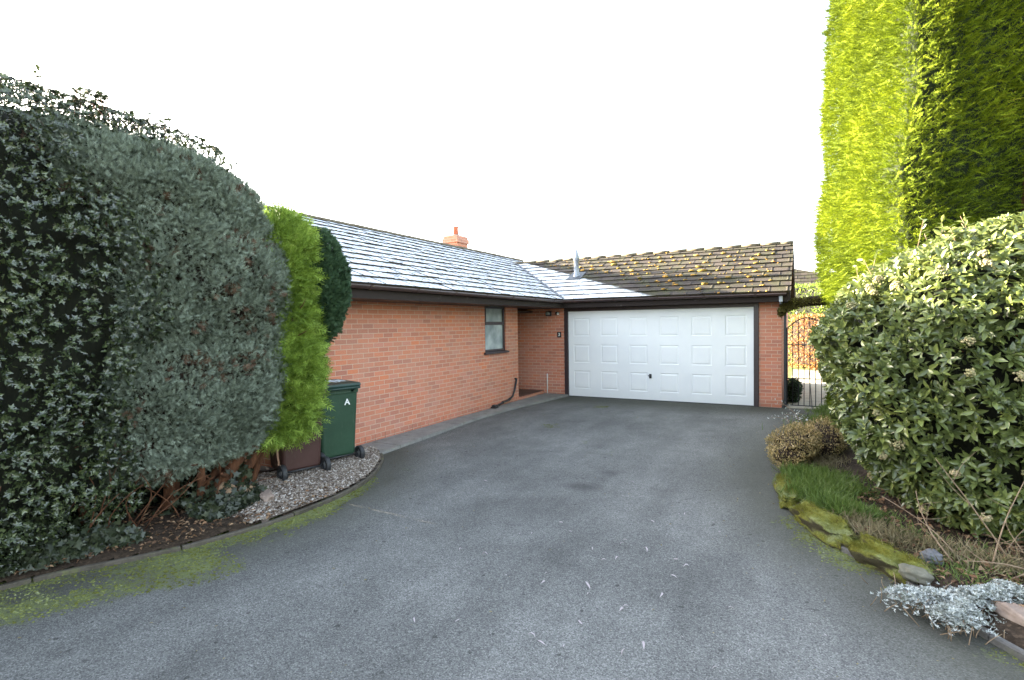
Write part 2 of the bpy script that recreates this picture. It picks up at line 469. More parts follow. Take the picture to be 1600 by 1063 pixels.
# ---- leaf and spray templates: x along the stem, y across, z out of the leaf
def T_spray(k=5, wd=.34, narrow=.07):
    """flat feathery conifer spray: a stem with side fingers, all narrow kites"""
    V = []; F = []
    def kite(a, b, w):
        a = np.array(a, float); b = np.array(b, float); d = b - a; n = np.array([-d[1], d[0], 0]); n /= np.linalg.norm(n) + 1e-9
        mid = a + d * .45; s = len(V)
        V.extend([a, mid + n * w, b, mid - n * w]); F.append([s, s + 1, s + 2, s + 3])
    kite((0, 0, 0), (1, 0, .05), narrow)
    for i in range(k):
        x = .12 + .7 * i / k; L = wd * (1 - .55 * i / k)
        for sg in (-1, 1):
            kite((x, 0, 0), (x + L * .9, sg * L, .04 * (i % 2)), narrow * .9)
    return np.array(V), np.array(F)
def T_leaf(wd=.42, fold=.12):
    V = np.array([(0, 0, 0), (.28, -wd * .42, fold * .8), (.62, -wd * .40, fold * .7), (1, 0, -.06), (.62, wd * .40, fold * .7), (.28, wd * .42, fold * .8), (.30, 0, 0), (.64, 0, .0)])
    F = np.array([(0, 1, 6, 6), (1, 2, 7, 6), (2, 3, 7, 7), (0, 6, 5, 5), (6, 7, 4, 5), (7, 3, 4, 4)])
    return V, F
def T_holly():
    V = np.array([(0, 0, 0), (.2, -.22, .14), (.36, -.15, .03), (.55, -.30, .18), (.68, -.14, .03), (1, 0, .05), (.68, .14, .03), (.55, .30, .18), (.36, .15, .03), (.2, .22, .14), (.36, 0, -.02), (.68, 0, 0)])
    F = np.array([(0, 1, 2, 10), (2, 3, 4, 10), (4, 11, 10, 10), (4, 5, 11, 11), (5, 6, 11, 11), (6, 10, 11, 11), (6, 7, 8, 10), (8, 9, 0, 10)])
    return V, F
def T_ivy():
    V = np.array([(0, 0, 0), (-.15, -.42, .02), (.25, -.25, .03), (.42, -.5, -.04), (.55, -.2, .03), (1, 0, -.1), (.55, .2, .03), (.42, .5, -.04), (.25, .25, .03), (-.15, .42, .02)])
    F = np.array([(0, 1, 2, 2), (0, 2, 4, 4), (2, 3, 4, 4), (0, 4, 5, 6), (0, 6, 8, 8), (6, 7, 8, 8), (0, 8, 9, 9)])
    return V, F
def T_blade():
    V = np.array([(0, -.035, 0), (0, .035, 0), (.5, -.028, .06), (.5, .028, .06), (1, 0, -.05)])
    F = np.array([(0, 2, 3, 1), (2, 4, 3, 3)])
    return V, F
def nrm(a): return a / (np.linalg.norm(a, axis=1, keepdims=True) + 1e-9)
def place(T, P, D, N, S):
    """copies of template T at P, axis D, leaf normal near N, sizes S -> V, F"""
    TV, TF = T; n = len(P); k = len(TV)
    D = nrm(D); Y = nrm(np.cross(N, D)); Z = np.cross(D, Y)
    S = np.asarray(S)[:, None, None] if np.ndim(S) else np.full((n, 1, 1), S)
    V = P[:, None, :] + S * (TV[None, :, 0:1] * D[:, None, :] + TV[None, :, 1:2] * Y[:, None, :] + TV[None, :, 2:3] * Z[:, None, :])
    F = TF[None] + (np.arange(n) * k)[:, None, None]
    return V.reshape(-1, 3), F.reshape(-1, TF.shape[1])
def join(parts):
    """parts: list of (V, F quads possibly degenerate, material index) -> V, faces list, mi"""
    Vs = []; tri = []; quad = []; mt = []; mq = []; off = 0
    for V, F, mi in parts:
        Vs.append(V); F = F + off; off += len(V)
        if F.shape[1] == 3: tri.append(F); mt.append(np.full(len(F), mi)); continue
        deg = F[:, 2] == F[:, 3]
        tri.append(F[deg][:, :3]); mt.append(np.full(deg.sum(), mi))
        quad.append(F[~deg]); mq.append(np.full((~deg).sum(), mi))
    cat = lambda l, s: np.concatenate(l) if l else np.zeros((0, s), int)
    return np.concatenate(Vs), [cat(tri, 3), cat(quad, 4)], np.concatenate(mt + mq)

# ---- crown bodies: stacked superellipse sections
def body(sections, nu=96, nv=80, p=3.0, amp=.06, nscale=2.2, seed=1, yaw=0, amp2=.03):
    S = np.array(sections, float); t = np.linspace(0, 1, nv)
    zz = S[0, 0] + (S[-1, 0] - S[0, 0]) * t
    g = lambda j: np.interp(zz, S[:, 0], S[:, j])
    cx, cy, a, b = g(1), g(2), g(3), g(4)
    # soften the profile
    ker = np.array([.25, .5, .25])
    for _ in range(3):
        for q in (cx, cy, a, b): q[1:-1] = np.convolve(q, ker, 'same')[1:-1]
    th = np.linspace(0, 2 * np.pi, nu, endpoint=False)
    c, s = np.cos(th), np.sin(th)
    sx = np.sign(c) * np.abs(c) ** (2 / p); sy = np.sign(s) * np.abs(s) ** (2 / p)
    X = a[:, None] * sx[None]; Y = b[:, None] * sy[None]
    cyw, syw = math.cos(yaw), math.sin(yaw)
    V = np.stack([cx[:, None] + X * cyw - Y * syw, cy[:, None] + X * syw + Y * cyw, np.repeat(zz[:, None], nu, 1)], -1)
    C = np.stack([cx, cy, zz], -1)[:, None]
    O = nrm((V - C).reshape(-1, 3))
    Vf = V.reshape(-1, 3)
    d = amp * vnoise(Vf, nscale, seed) + amp2 * vnoise(Vf, nscale * 3.1, seed + 5)
    Vf = Vf + O * d[:, None]
    idx = np.arange(nv * nu).reshape(nv, nu)
    F = np.stack([idx[:-1], np.roll(idx[:-1], -1, 1), np.roll(idx[1:], -1, 1), idx[1:]], -1).reshape(-1, 4)
    top = np.array([[C[-1, 0, 0], C[-1, 0, 1], zz[-1]]]); bot = np.array([[C[0, 0, 0], C[0, 0, 1], zz[0]]])
    nV = len(Vf); Vf = np.concatenate([Vf, bot, top])
    r0, r1 = idx[0], idx[-1]
    fb = np.stack([np.roll(r0, -1), r0, np.full(nu, nV), np.full(nu, nV)], -1)
    ft = np.stack([r1, np.roll(r1, -1), np.full(nu, nV + 1), np.full(nu, nV + 1)], -1)
    return Vf, np.concatenate([F, fb, ft])
def sample(V, F, n, face_cam=True, thin=.2):
    a, b, c, d = V[F[:, 0]], V[F[:, 1]], V[F[:, 2]], V[F[:, 3]]
    N = np.cross(c - a, d - b); ar = np.linalg.norm(N, axis=1) / 2
    deg = F[:, 2] == F[:, 3]
    N[deg] = np.cross(b[deg] - a[deg], c[deg] - a[deg]); ar[deg] = np.linalg.norm(N[deg], axis=1) / 2
    N = nrm(N)
    if face_cam:
        to = nrm(np.array(CAMP)[None] - (a + c) / 2)
        ar = ar * np.where((N * to).sum(1) > -.35, 1, thin)
    i = RNG.choice(len(F), n, p=ar / ar.sum())
    u, v = RNG.random(n), RNG.random(n)
    P = (a[i] * ((1 - u) * (1 - v))[:, None] + b[i] * (u * (1 - v))[:, None] + c[i] * (u * v)[:, None] + d[i] * ((1 - u) * v)[:, None])
    return P, N[i]
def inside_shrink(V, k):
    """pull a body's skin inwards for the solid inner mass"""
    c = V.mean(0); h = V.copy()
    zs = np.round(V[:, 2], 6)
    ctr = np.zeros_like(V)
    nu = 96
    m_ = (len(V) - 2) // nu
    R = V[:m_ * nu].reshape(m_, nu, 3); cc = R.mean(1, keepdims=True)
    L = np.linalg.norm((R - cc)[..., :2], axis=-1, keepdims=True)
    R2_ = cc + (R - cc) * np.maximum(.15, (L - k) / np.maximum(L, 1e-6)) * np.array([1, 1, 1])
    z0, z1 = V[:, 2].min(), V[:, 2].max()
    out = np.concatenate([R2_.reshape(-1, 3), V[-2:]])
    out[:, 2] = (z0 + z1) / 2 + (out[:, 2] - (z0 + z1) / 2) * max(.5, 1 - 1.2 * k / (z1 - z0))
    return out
def rnd(n): return RNG.normal(size=(n, 3))
def foliage(name, bodyVF, mats, n, T, size, up=.5, outw=1.0, spread=.5, droop=0.0, depth=.08, parent=None, core=.08, extra=None, lean=None, tilt=.6, gaps=0.0, gscale=3.5):
    """leaves or sprays all through the outer shell of a body plus its inner mass (last material)"""
    V, F = bodyVF
    P, N = sample(V, F, n, thin=.05)
    if gaps:
        g = vnoise(P, gscale, 91) + .5 * vnoise(P, gscale * 2.3, 92)
        keep = RNG.random(n) > np.clip((g - .05) * 3, 0, 1) * gaps
        P, N = P[keep], N[keep]
    n = len(P)
    P = P - N * (RNG.random(n) ** 1.5 * depth)[:, None] + N * (vnoise(P, 9, 4) * .02)[:, None]
    D = N * outw + np.array([0, 0, up]) + rnd(n) * spread
    if lean is not None: D = D + np.array(lean)
    LN = N * tilt + rnd(n) * .5 + np.array([0, 0, .3])
    S = size * (0.6 + .8 * RNG.random(n))
    parts = [(*place(T, P, D, LN, S), 0)]
    if extra: parts += extra(V, F, P, N)
    parts.append((inside_shrink(V, core), F, len(mats) - 1))  # solid dark core added inside the leaves to block light
    VV, FF, mi = join(parts)
    return np_mesh(name, VV, FF, mats, parent, mi)

def branch(bm, a, b, r0, r1, bend=.1, n=8, seg=8, sub=0):
    a, b = Vector(a), Vector(b); pts = []; off = Vector((random.uniform(-1, 1), random.uniform(-1, 1), random.uniform(-.3, .6))) * bend
    for i in range(n + 1):
        t_ = i / n
        pts.append(a.lerp(b, t_) + off * math.sin(math.pi * t_) + Vector((random.uniform(-1, 1), random.uniform(-1, 1), 0)) * r0 * .25)
    tube(bm, pts, [r0 + (r1 - r0) * i / n for i in range(n + 1)], seg)
    for k in range(sub):
        i = random.randint(2, n - 1)
        d = Vector((random.uniform(-1, 1), random.uniform(-1, 1), random.uniform(.2, 1))).normalized() * (b - a).length * .35
        branch(bm, pts[i], pts[i] + d, r0 * .4, r0 * .1, bend * .5, 5, 6)

# ================================================================== GROUND
bm = BM()
for a, b in (((-600, -600), (600, 600)),):
    vs = [bm.verts.new(p) for p in ((a[0], a[1], -.03), (b[0], a[1], -.03), (b[0], b[1], -.03), (a[0], b[1], -.03))]
    bm.faces.new(vs)
tag(build("ground", bm, M['ground']), kind="structure")

LK = [(-.31, -6.56), (.12, -6.92), (.45, -7.37), (.66, -7.75), (.80, -8.2), (.865, -8.66), (.86, -9.05), (.826, -9.36), (.70, -9.87), (.52, -10.27), (.33, -10.61), (.20, -10.98), (0., -11.6), (-.25, -12.5), (-.6, -14), (-.9, -16)]
RK = [(5.62, -.3), (5.35, -1.5), (5.08, -3), (4.93, -4.2), (4.92, -5.4), (5.0, -6.2), (5.16, -6.8), (5.42, -7.42), (5.79, -7.92), (6.04, -8.38), (6.28, -8.72), (6.65, -9.12), (7.3, -9.7), (8.4, -10.5), (10, -11.3)]
def pdist(P, line):
    best = np.full(len(P), 1e9); 
    for (ax, ay), (bx, by) in zip(line, line[1:]):
        a = np.array([ax, ay]); d = np.array([bx - ax, by - ay]); t_ = np.clip(((P - a) @ d) / (d @ d), 0, 1)
        best = np.minimum(best, np.linalg.norm(P - a - t_[:, None] * d, axis=1))
    return best
def smooth_line(L, k=6):
    out = []
    for i in range(len(L) - 1):
        p0, p1, p2, p3 = L[max(i - 1, 0)], L[i], L[i + 1], L[min(i + 2, len(L) - 1)]
        for j in range(k):
            t_ = j / k
            out.append(tuple(.5 * ((2 * p1[q]) + (p2[q] - p0[q]) * t_ + (2 * p0[q] - 5 * p1[q] + 4 * p2[q] - p3[q]) * t_ ** 2 + (3 * p1[q] - p0[q] - 3 * p2[q] + p3[q]) * t_ ** 3) for q in (0, 1)))
    out.append(L[-1]); return out
LKs, RKs = smooth_line(LK), smooth_line(RK)

# driveway: one fine sheet, gently uneven, with moss, algae and oil stains as attributes
xs = np.concatenate([np.arange(-1.6, 8.6, .06), [9, 10, 12, 15]]); ys = np.concatenate([[-40, -30, -22, -18, -16], np.arange(-14.4, .02, .06), [.06, 1.2, 2.6, 4.0]])
X, Y = np.meshgrid(xs, ys); P2 = np.stack([X.ravel(), Y.ravel()], -1)
P3 = np.concatenate([P2, np.zeros((len(P2), 1))], 1)
Z = .006 * vnoise(P3, .9, 3) + .002 * vnoise(P3, 3, 4)
Z[(P2[:, 1] > -.5)] *= .3
V = np.concatenate([P2, Z[:, None]], 1)
ny, nx = X.shape; idx = np.arange(nx * ny).reshape(ny, nx)
F = np.stack([idx[:-1, :-1], idx[:-1, 1:], idx[1:, 1:], idx[1:, :-1]], -1).reshape(-1, 4)
dr = np_mesh("driveway", V, [F], M['asphalt'], smooth=True)
tag(dr, kind="structure")
dl, drr = pdist(P2, LKs), pdist(P2, RKs)
near = np.clip((-7.2 - P2[:, 1]) / 2.8, 0, 1)
moss = np.clip(1 - dl / (.12 + .80 * near + .18 * vnoise(P3, 2, 8)), 0, 1) * (.35 + .75 * near)
nr = np.exp(-((P2[:, 1] + 7.3) / 1.3) ** 2)
nr2 = np.exp(-((P2[:, 1] + 9.3) / .8) ** 2)
moss = np.maximum(moss, np.clip(1 - drr / (.10 + .40 * nr + .3 * nr2 + .12 * vnoise(P3, 2, 9)), 0, 1) * np.clip(.2 + .95 * nr + .6 * nr2, 0, 1))
moss = np.clip(moss * (1.15 + .9 * near * (P2[:, 0] < 2)), 0, 1) * np.clip(.72 + .75 * vnoise(P3, 1.3, 14) + .35 * vnoise(P3, 5, 15), 0, 1.1)
alg = np.maximum(np.clip(1 - dl / 1.0, 0, 1), np.clip(1 - drr / 1.1, 0, 1))
alg = np.maximum(alg, np.clip(1 + (P2[:, 1] + .25) / 1.6, 0, 1))
st = np.zeros(len(P2))
def blob(x, y, rx, ry, k, ang=0):
    dx, dy = P2[:, 0] - x, P2[:, 1] - y
    ca, sa = math.cos(ang), math.sin(ang)
    e = np.sqrt(((dx * ca + dy * sa) / rx) ** 2 + ((-dx * sa + dy * ca) / ry) ** 2) + .35 * vnoise(P3, 4, 12)
    return k * np.clip(1.3 - e, 0, 1)
for q in ((3.02, -6.85, .24, .14, .75), (3.1, -6.2, .14, .10, .6), (2.55, -4.6, .28, .55, .42), (2.3, -3.3, .5, .9, .25), (2.9, -7.7, .3, .3, .35), (3.9, -2.0, .7, .4, .2)):
    st = np.maximum(st, blob(*q))
mk = np.flatnonzero((moss > .42) & (P2[:, 0] < 7.5) & (P2[:, 1] > -13)); mk = RNG.choice(mk, 14000); mp = V[mk].copy(); mp[:, :2] += RNG.uniform(-.04, .04, (len(mk), 2)); MOSSP = (mp, moss[mk])
for nme, arr in (("moss", moss), ("algae", alg), ("stain", st)):
    at_ = dr.data.attributes.new(nme, 'FLOAT', 'POINT'); at_.data.foreach_set('value', arr.astype('f'))

def bed(name, poly, z, mat, res=.07, bump_=.02, edge_z=.03):
    """raised bed filled inside a polygon"""
    poly = np.array(poly); x0, y0 = poly.min(0); x1, y1 = poly.max(0)
    gx, gy = np.arange(x0, x1 + res, res), np.arange(y0, y1 + res, res)
    X, Y = np.meshgrid(gx, gy); Q = np.stack([X.ravel(), Y.ravel()], -1)
    ins = np.zeros(len(Q), bool); n = len(poly)
    for i in range(n):
        (ax, ay), (bx, by) = poly[i], poly[(i + 1) % n]
        if ay == by: continue
        c_ = ((ay > Q[:, 1]) != (by > Q[:, 1])) & (Q[:, 0] < (bx - ax) * (Q[:, 1] - ay) / (by - ay) + ax)
        ins ^= c_
    d = pdist(Q, [tuple(p) for p in poly] + [tuple(poly[0])])
    zz = np.where(ins, edge_z + (z - edge_z) * np.clip(d / .25, 0, 1), -.05)
    Q3 = np.concatenate([Q, np.zeros((len(Q), 1))], 1)
    zz = zz + np.where(ins, bump_ * vnoise(Q3, 5, 2) * np.clip(d / .15, 0, 1), 0)
    ny, nx = X.shape; idx = np.arange(nx * ny).reshape(ny, nx)
    F = np.stack([idx[:-1, :-1], idx[:-1, 1:], idx[1:, 1:], idx[1:, :-1]], -1).reshape(-1, 4)
    F = F[ins[F].sum(1) >= 3]
    o = np_mesh(name, np.concatenate([Q, zz[:, None]], 1), [F], mat, smooth=True)
    return tag(o, kind="structure"), (lambda P: None)
left_poly = LKs + [(-6, -16), (-6, -8.0), (-.75, -8.0), (-.75, -6.6)]
bed("planting_bed", left_poly, .07, M['soil'], .07, .02, .03)
gravel_poly = [p for p in LKs if p[1] > -9.45] + [(.2, -9.4), (-.35, -8.75), (-.62, -8.4), (-.66, -6.7)]
bed("gravel_bed", gravel_poly, .085, M['gravel_base'], .05, .006, .055)
right_poly = RKs + [(14, -11.3), (14, -.3)]
bed("verge", right_poly, .10, M['soil'], .07, .03, .045)

def kerb(name, line, mat, z, wd=.05, piece=.9, gap=.006, zb=-.05):
    bm = BM(); acc = 0; cur = [line[0]]; k = 0
    segs = []
    for a, b in zip(line, line[1:]):
        cur.append(b); acc += math.dist(a, b)
        if acc > piece: segs.append(cur); cur = [b]; acc = 0
    if len(cur) > 1: segs.append(cur)
    for s_ in segs:
        dz = random.uniform(-.008, .008); rows = []
        off = random.uniform(-.008, .008)
        for i, p in enumerate(s_):
            a, b = s_[max(i - 1, 0)], s_[min(i + 1, len(s_) - 1)]
            d = Vector((b[0] - a[0], b[1] - a[1], 0)).normalized(); n = Vector((-d.y, d.x, 0))
            sh = d * (gap if i == 0 else (-gap if i == len(s_) - 1 else 0))
            q = Vector((p[0], p[1], 0)) + sh + n * off
            rows.append([bm.verts.new(q + n * wd / 2 + Vector((0, 0, zb))), bm.verts.new(q + n * wd / 2 + Vector((0, 0, z + dz - .008))), bm.verts.new(q + n * wd * .3 + Vector((0, 0, z + dz))),
                         bm.verts.new(q - n * wd * .3 + Vector((0, 0, z + dz))), bm.verts.new(q - n * wd / 2 + Vector((0, 0, z + dz - .008))), bm.verts.new(q - n * wd / 2 + Vector((0, 0, zb)))])
        for r0, r1 in zip(rows, rows[1:]):
            for j in range(5): bm.faces.new((r0[j], r0[j + 1], r1[j + 1], r1[j]))
        bm.faces.new(rows[0]); bm.faces.new(rows[-1][::-1])
    return tag(build(name, bm, mat), kind="structure")
kerb("kerb", LKs, M['kerb'], .042, .045)
kerb("kerb", [p for p in RKs if p[1] < -5.9], M['kerb_dark'], .05, .05)

# slab path along the wing wall
bm = BM(); y = -6.9
edge = lambda y: np.interp(y, [-7, -5.5, -3.7, -2.4, -1.2, -.4, 0], [-.02, -.17, -.3, -.27, -.13, -.0, .0])
while y < -.05:
    y1 = min(y + .6, 0.0)
    jz = random.uniform(-.004, .004); g_ = .005
    e0, e1 = float(edge(y)), float(edge(y1))
    vs = []
    for z in (-.04, .045 + jz):
        for p in ((-.68, y + g_), (e0, y + g_), (e1, y1 - g_), (-.68, y1 - g_)): vs.append(bm.verts.new((p[0], p[1], z)))
    for f in ((0, 3, 2, 1), (4, 5, 6, 7), (0, 1, 5, 4), (1, 2, 6, 5), (2, 3, 7, 6), (3, 0, 4, 7)): bm.faces.new([vs[i] for i in f])
    y = y1
box(bm, -1.2, .0, -8.2, -6.91, -.04, .05)
box(bm, -.3, .0, -8.5, -8.22, -.04, .05)
tag(build("path", bm, M['slab']), kind="structure")
# garden path beyond the gate
bm = BM(); y = 0.05
while y < 9.5:
    for x in (4.86, 5.37, 5.88):
        box(bm, x, x + .49, y, y + .59, -.05, .012 + random.uniform(-.003, .003))
    y += .6
tag(build("garden_path", bm, M['pale_paving']), kind="structure")

# ================================================================== BUNGALOW
H = empty("bungalow", (0, 0, 0))
tag(H, "single-storey red brick bungalow with frosted tiled roof and attached double garage", "house")
XW, RX, ZR, EZ, TP = -.6875, -3.474, 4.035, 2.417, math.tan(math.radians(25))
XB = 2 * RX - XW          # back wall of the wing
GD = 5.06; GR = 2.53; GZ = EZ + TP * (GR + .32)
WY0, WY1 = -8.0, 3.95
FZ = 2.215                # underside of fascia
bm = BM()
def wl(x0, x1, y0, y1, z0, z1): box(bm, x0, x1, y0, y1, z0, z1)
wl(XW - .3, XW, WY0, -2.87, -.1, FZ); wl(XW - .3, XW, -2.87, -1.965, -.1, 1.235); wl(XW - .3, XW, -1.965, -1.40, -.1, FZ)
wl(-2.3, XW - .3, -1.7, -1.40, -.1, FZ)                       # porch side wall
wl(-2.6, -2.3, -1.7, -1.15, -.1, FZ); wl(-2.6, -2.3, -.2, 0, -.1, FZ); wl(-2.6, -2.3, -1.15, -.2, 2.1, FZ)
wl(XB, XB + .3, WY0, WY1, -.1, FZ)
wl(XB + .3, XW - .3, WY0, WY0 + .3, -.1, FZ); wl(XB + .3, -2.6, WY1 - .3, WY1, -.1, FZ)
for yg in (WY0, WY1 - .3):                                         # gables
    a = [bm.verts.new((XB, yg, FZ)), bm.verts.new((XW, yg, FZ)), bm.verts.new((RX, yg, ZR - .12))]
    b = [bm.verts.new((v.co.x, yg + .3, v.co.z)) for v in a]
    bm.faces.new(a); bm.faces.new(b[::-1])
    for i in range(3): bm.faces.new((a[i], a[(i + 1) % 3], b[(i + 1) % 3], b[i]))
build("wall", bm, M['brick'], H, uv=True)
bm = BM()
wl(-2.6, -.10, 0, .3, -.1, FZ)
build("wall", bm, M['brick'], H, uv=True); bm = BM()
wl(4.37, 4.80, 0, .3, -.1, FZ)
wl(4.50, 4.80, .3, GD, -.1, FZ); wl(-2.6, 4.50, GD - .3, GD, -.1, FZ)
a = [bm.verts.new((4.80, 0, FZ)), bm.verts.new((4.80, GD, FZ)), bm.verts.new((4.80, GR, GZ - .12))]
b = [bm.verts.new((4.5, v.co.y, v.co.z)) for v in a]
bm.faces.new(a); bm.faces.new(b[::-1])
for i in range(3): bm.faces.new((a[i], a[(i + 1) % 3], b[(i + 1) % 3], b[i]))
build("garage_wall", bm, M['brick'], H, uv=True)
# two proud courses of brighter brick at the foot of the wing wall
bm = BM(); y = WY0
random.seed(3)
while y < -1.45:
    L_ = .215
    for r_ in range(1):
        box(bm, XW + .001, XW + .010 + random.uniform(0, .004), y, min(y + L_, -1.402), -.02, .135)
    y += .225
build("plinth", bm, M['brick_low'], H, uv=True)
# porch floor
bm = BM(); box(bm, -2.3, XW - .005, -1.40, 0, -.1, .115); box(bm, XW - .004, XW + .004, -1.40, -.002, -.1, .10)
build("porch_floor", bm, M['tilefloor'], H, uv=True)
bm = BM(); y = -1.395
while y < -.05:
    box(bm, XW + .005, XW + .03, y, y + .07, -.02, .108); y += .075
build("porch_step", bm, M['brick_low'], H, uv=True)
# front door in the porch back wall
bm = BM(); box(bm, -2.34, -2.315, -1.149, -.201, .118, 2.098)
fd = build("front_door", bm, M['frame'], H)
bm = BM(); box(bm, -2.314, -2.305, -.95, -.4, 1.1, 1.9); build("pane", bm, M['glass'], fd)
bm = BM(); tube(bm, [(-2.314, -1.05, 1.05), (-2.26, -1.05, 1.05), (-2.26, -.94, 1.05)], .01); build("handle", bm, M['grey_metal'], fd)

# roof tiles
def tiles(name, origin, along, down_from_ridge, slope_dir, length, nrow, gauge, mat, parent, clips, wd=.33, seed=1, phase=0.0):
    """rows of lapped tiles. origin = eave point; along = unit vector along the eave; slope_dir = unit vector up the slope"""
    rs = np.random.default_rng(seed)
    al, up = Vector(along), Vector(slope_dir); nn = al.cross(up)
    if nn.z < 0: nn = -nn
    o = Vector(origin); bm = BM()
    for r in range(nrow):
        k = -wd * (.5 if r % 2 else 0) + phase
        while k < length:
            g = .003
            j = rs.normal(0, .003); tl = rs.normal(0, .0022)
            s0 = r * gauge + rs.normal(0, .0025); s1 = (r + 1) * gauge + .05
            if r == nrow - 1: s1 = (r + 1) * gauge
            th = .024
            def P(u_, s_, h): return o + al * u_ + up * s_ + nn * h
            u0, u1 = max(k + g, 0), min(k + wd - g, length)
            if u1 - u0 > .02:
                h0 = .034 + j; h1 = .006 + j
                # flat interlocking tile with a shallow rolled edge
                us = [u0, u0 + (u1 - u0) * .08, u0 + (u1 - u0) * .5, u0 + (u1 - u0) * .92, u1]
                dz = [.005, 0, 0, 0, .003 + tl]
                top0 = [bm.verts.new(P(x, s0, h0 + q)) for x, q in zip(us, dz)]
                top1 = [bm.verts.new(P(x, s1, h1 + q)) for x, q in zip(us, dz)]
                b0 = [bm.verts.new(P(x, s0 + .003, h0 - th)) for x in us]
                for i in range(4):
                    bm.faces.new((top0[i], top0[i + 1], top1[i + 1], top1[i]))
                    bm.faces.new((b0[i], b0[i + 1], top0[i + 1], top0[i]))
                bm.faces.new((top0[0], top1[0], b0[0])); bm.faces.new((top0[-1], b0[-1], top1[-1]))
            k += wd
    for co, no in clips:
        bmesh.ops.bisect_plane(bm, geom=bm.verts[:] + bm.edges[:] + bm.faces[:], plane_co=co, plane_no=no, clear_outer=True)
    me = bpy.data.meshes.new(name); bm.to_mesh(me); bm.free()
    return link(name, me, mat, parent)
def slab(bm, pts, th=.03):
    a = [bm.verts.new(p) for p in pts]; n = (a[1].co - a[0].co).cross(a[2].co - a[0].co).normalized()
    if n.z < 0: n = -n
    b = [bm.verts.new(v.co - n * th) for v in a]
    bm.faces.new(a); bm.faces.new(b[::-1])
    for i in range(len(a)): bm.faces.new((a[i], a[(i + 1) % len(a)], b[(i + 1) % len(a)], b[i]))
EX = -.004; EY = -.32
RY0, RY1 = -8.35, 4.12
c25, s25 = math.cos(math.radians(25)), math.sin(math.radians(25))
bm = BM()
BX = 2 * RX - EX
dd = -.006
slab(bm, [(EX, RY0, EZ + dd), (EX, EY, EZ + dd), (EX - (GR - EY), GR, GZ + dd), (RX + (ZR - GZ) / TP * 0 - 0, GR, ZR + dd), (RX, RY0, ZR + dd)])
slab(bm, [(EX - (GR - EY), GR, GZ + dd), (EX - (GR - EY) + .62, RY1, GZ - .62 * TP + dd), (RX, RY1, ZR + dd), (RX, GR, ZR + dd)])
slab(bm, [(RX, RY0, ZR + dd), (RX, RY1, ZR + dd), (BX, RY1, EZ + dd), (BX, RY0, EZ + dd)])
slab(bm, [(EX, EY, EZ + dd), (4.95, EY, EZ + dd), (4.95, GR, GZ + dd), (EX - (GR - EY), GR, GZ + dd)])
slab(bm, [(4.95, GR, GZ + dd), (4.95, 2 * GR - EY, EZ + dd), (-.4, 2 * GR - EY, EZ + dd), (EX - (GR - EY), GR, GZ + dd)])
roof = build("roof", bm, M['ridge'], H)
SW = (ZR - EZ) / s25; SG = (GZ - EZ) / s25
wu = (-c25, 0, s25); gu = (0, c25, s25)
tiles("wing_tiles", (EX + .03, RY0, EZ - .014), (0, 1, 0), None, wu, 2.53 - RY0, 13, (SW + .03) / 13, M['tile_frost'], roof,
      [((EX, EY, 0), (1, 1, 0))], seed=2)
tiles("wing_tiles", (EX + .03, 2.53, EZ - .014), (0, 1, 0), None, wu, RY1 - 2.53, 13, (SW + .03) / 13, M['tile_frost'], roof,
      [((EX - (GR - EY), GR, 0), (1, -1, 0))], seed=3)
tiles("garage_tiles", (-3.0, EY - .03, EZ - .014), (1, 0, 0), None, gu, 4.98 + 3.0, 11, (SG + .03) / 11, M['tile'], roof,
      [((EX, EY, 0), (-1, -1, 0))], seed=4)
tiles("garage_tiles", (-3.0, 2 * GR - EY + .03, EZ - .014), (1, 0, 0), None, (0, -c25, s25), 4.98 + 3.0, 11, (SG + .03) / 11, M['tile'], roof,
      [((EX - (GR - EY), GR, 0), (-1, 1, 0))], seed=5)
tiles("wing_tiles", (BX - .03, RY0, EZ - .014), (0, 1, 0), None, (c25, 0, s25), RY1 - RY0, 13, (SW + .03) / 13, M['tile'], roof, [], seed=6)
# ridge tiles
def ridge(a, b, parent, rs=.11, n_len=.45):
    bm = BM(); a, b = Vector(a), Vector(b); L = (b - a).length; d = (b - a).normalized(); side = d.cross(Vector((0, 0, 1))).normalized()
    k = 0
    while k < L:
        k1 = min(k + n_len - .008, L); lift = random.uniform(-.003, .003) - .012; rows = []
        for t_ in (k, k1):
            p = a + d * t_
            rows.append([bm.verts.new(p + side * rs * 1.15 * math.cos(q) + Vector((0, 0, (math.sin(q) * .075 - .045 + lift + .035)))) for q in [math.pi * i / 6 for i in range(7)]])
        for i in range(6): bm.faces.new((rows[0][i], rows[0][i + 1], rows[1][i + 1], rows[1][i])).smooth = True
        bm.faces.new(rows[0]); bm.faces.new(rows[1][::-1])
        k += n_len
    return build("ridge_tiles", bm, M['ridge'], parent)
ridge((RX, RY0, ZR), (RX, RY1, ZR), roof)
ridge((EX - (GR - EY) - .1, GR, GZ), (4.97, GR, GZ), roof)
# valley lining
bm = BM()
for k in range(1):
    a = Vector((EX + .03, EY - .03, EZ + .012)); b = Vector((EX - (GR - EY), GR, GZ + .02)); n_ = Vector((1, 1, 0)).normalized() * .035
    vs = [bm.verts.new(a - n_), bm.verts.new(a + n_), bm.verts.new(b + n_), bm.verts.new(b - n_)]
    bm.faces.new(vs)
    vs2 = [bm.verts.new(v.co + Vector((0, 0, .028))) for v in vs]
    bm.faces.new(vs2)
    for i in range(4): bm.faces.new((vs[i], vs[(i + 1) % 4], vs2[(i + 1) % 4], vs2[i]))
build("valley_lining", bm, M['lead'], roof)
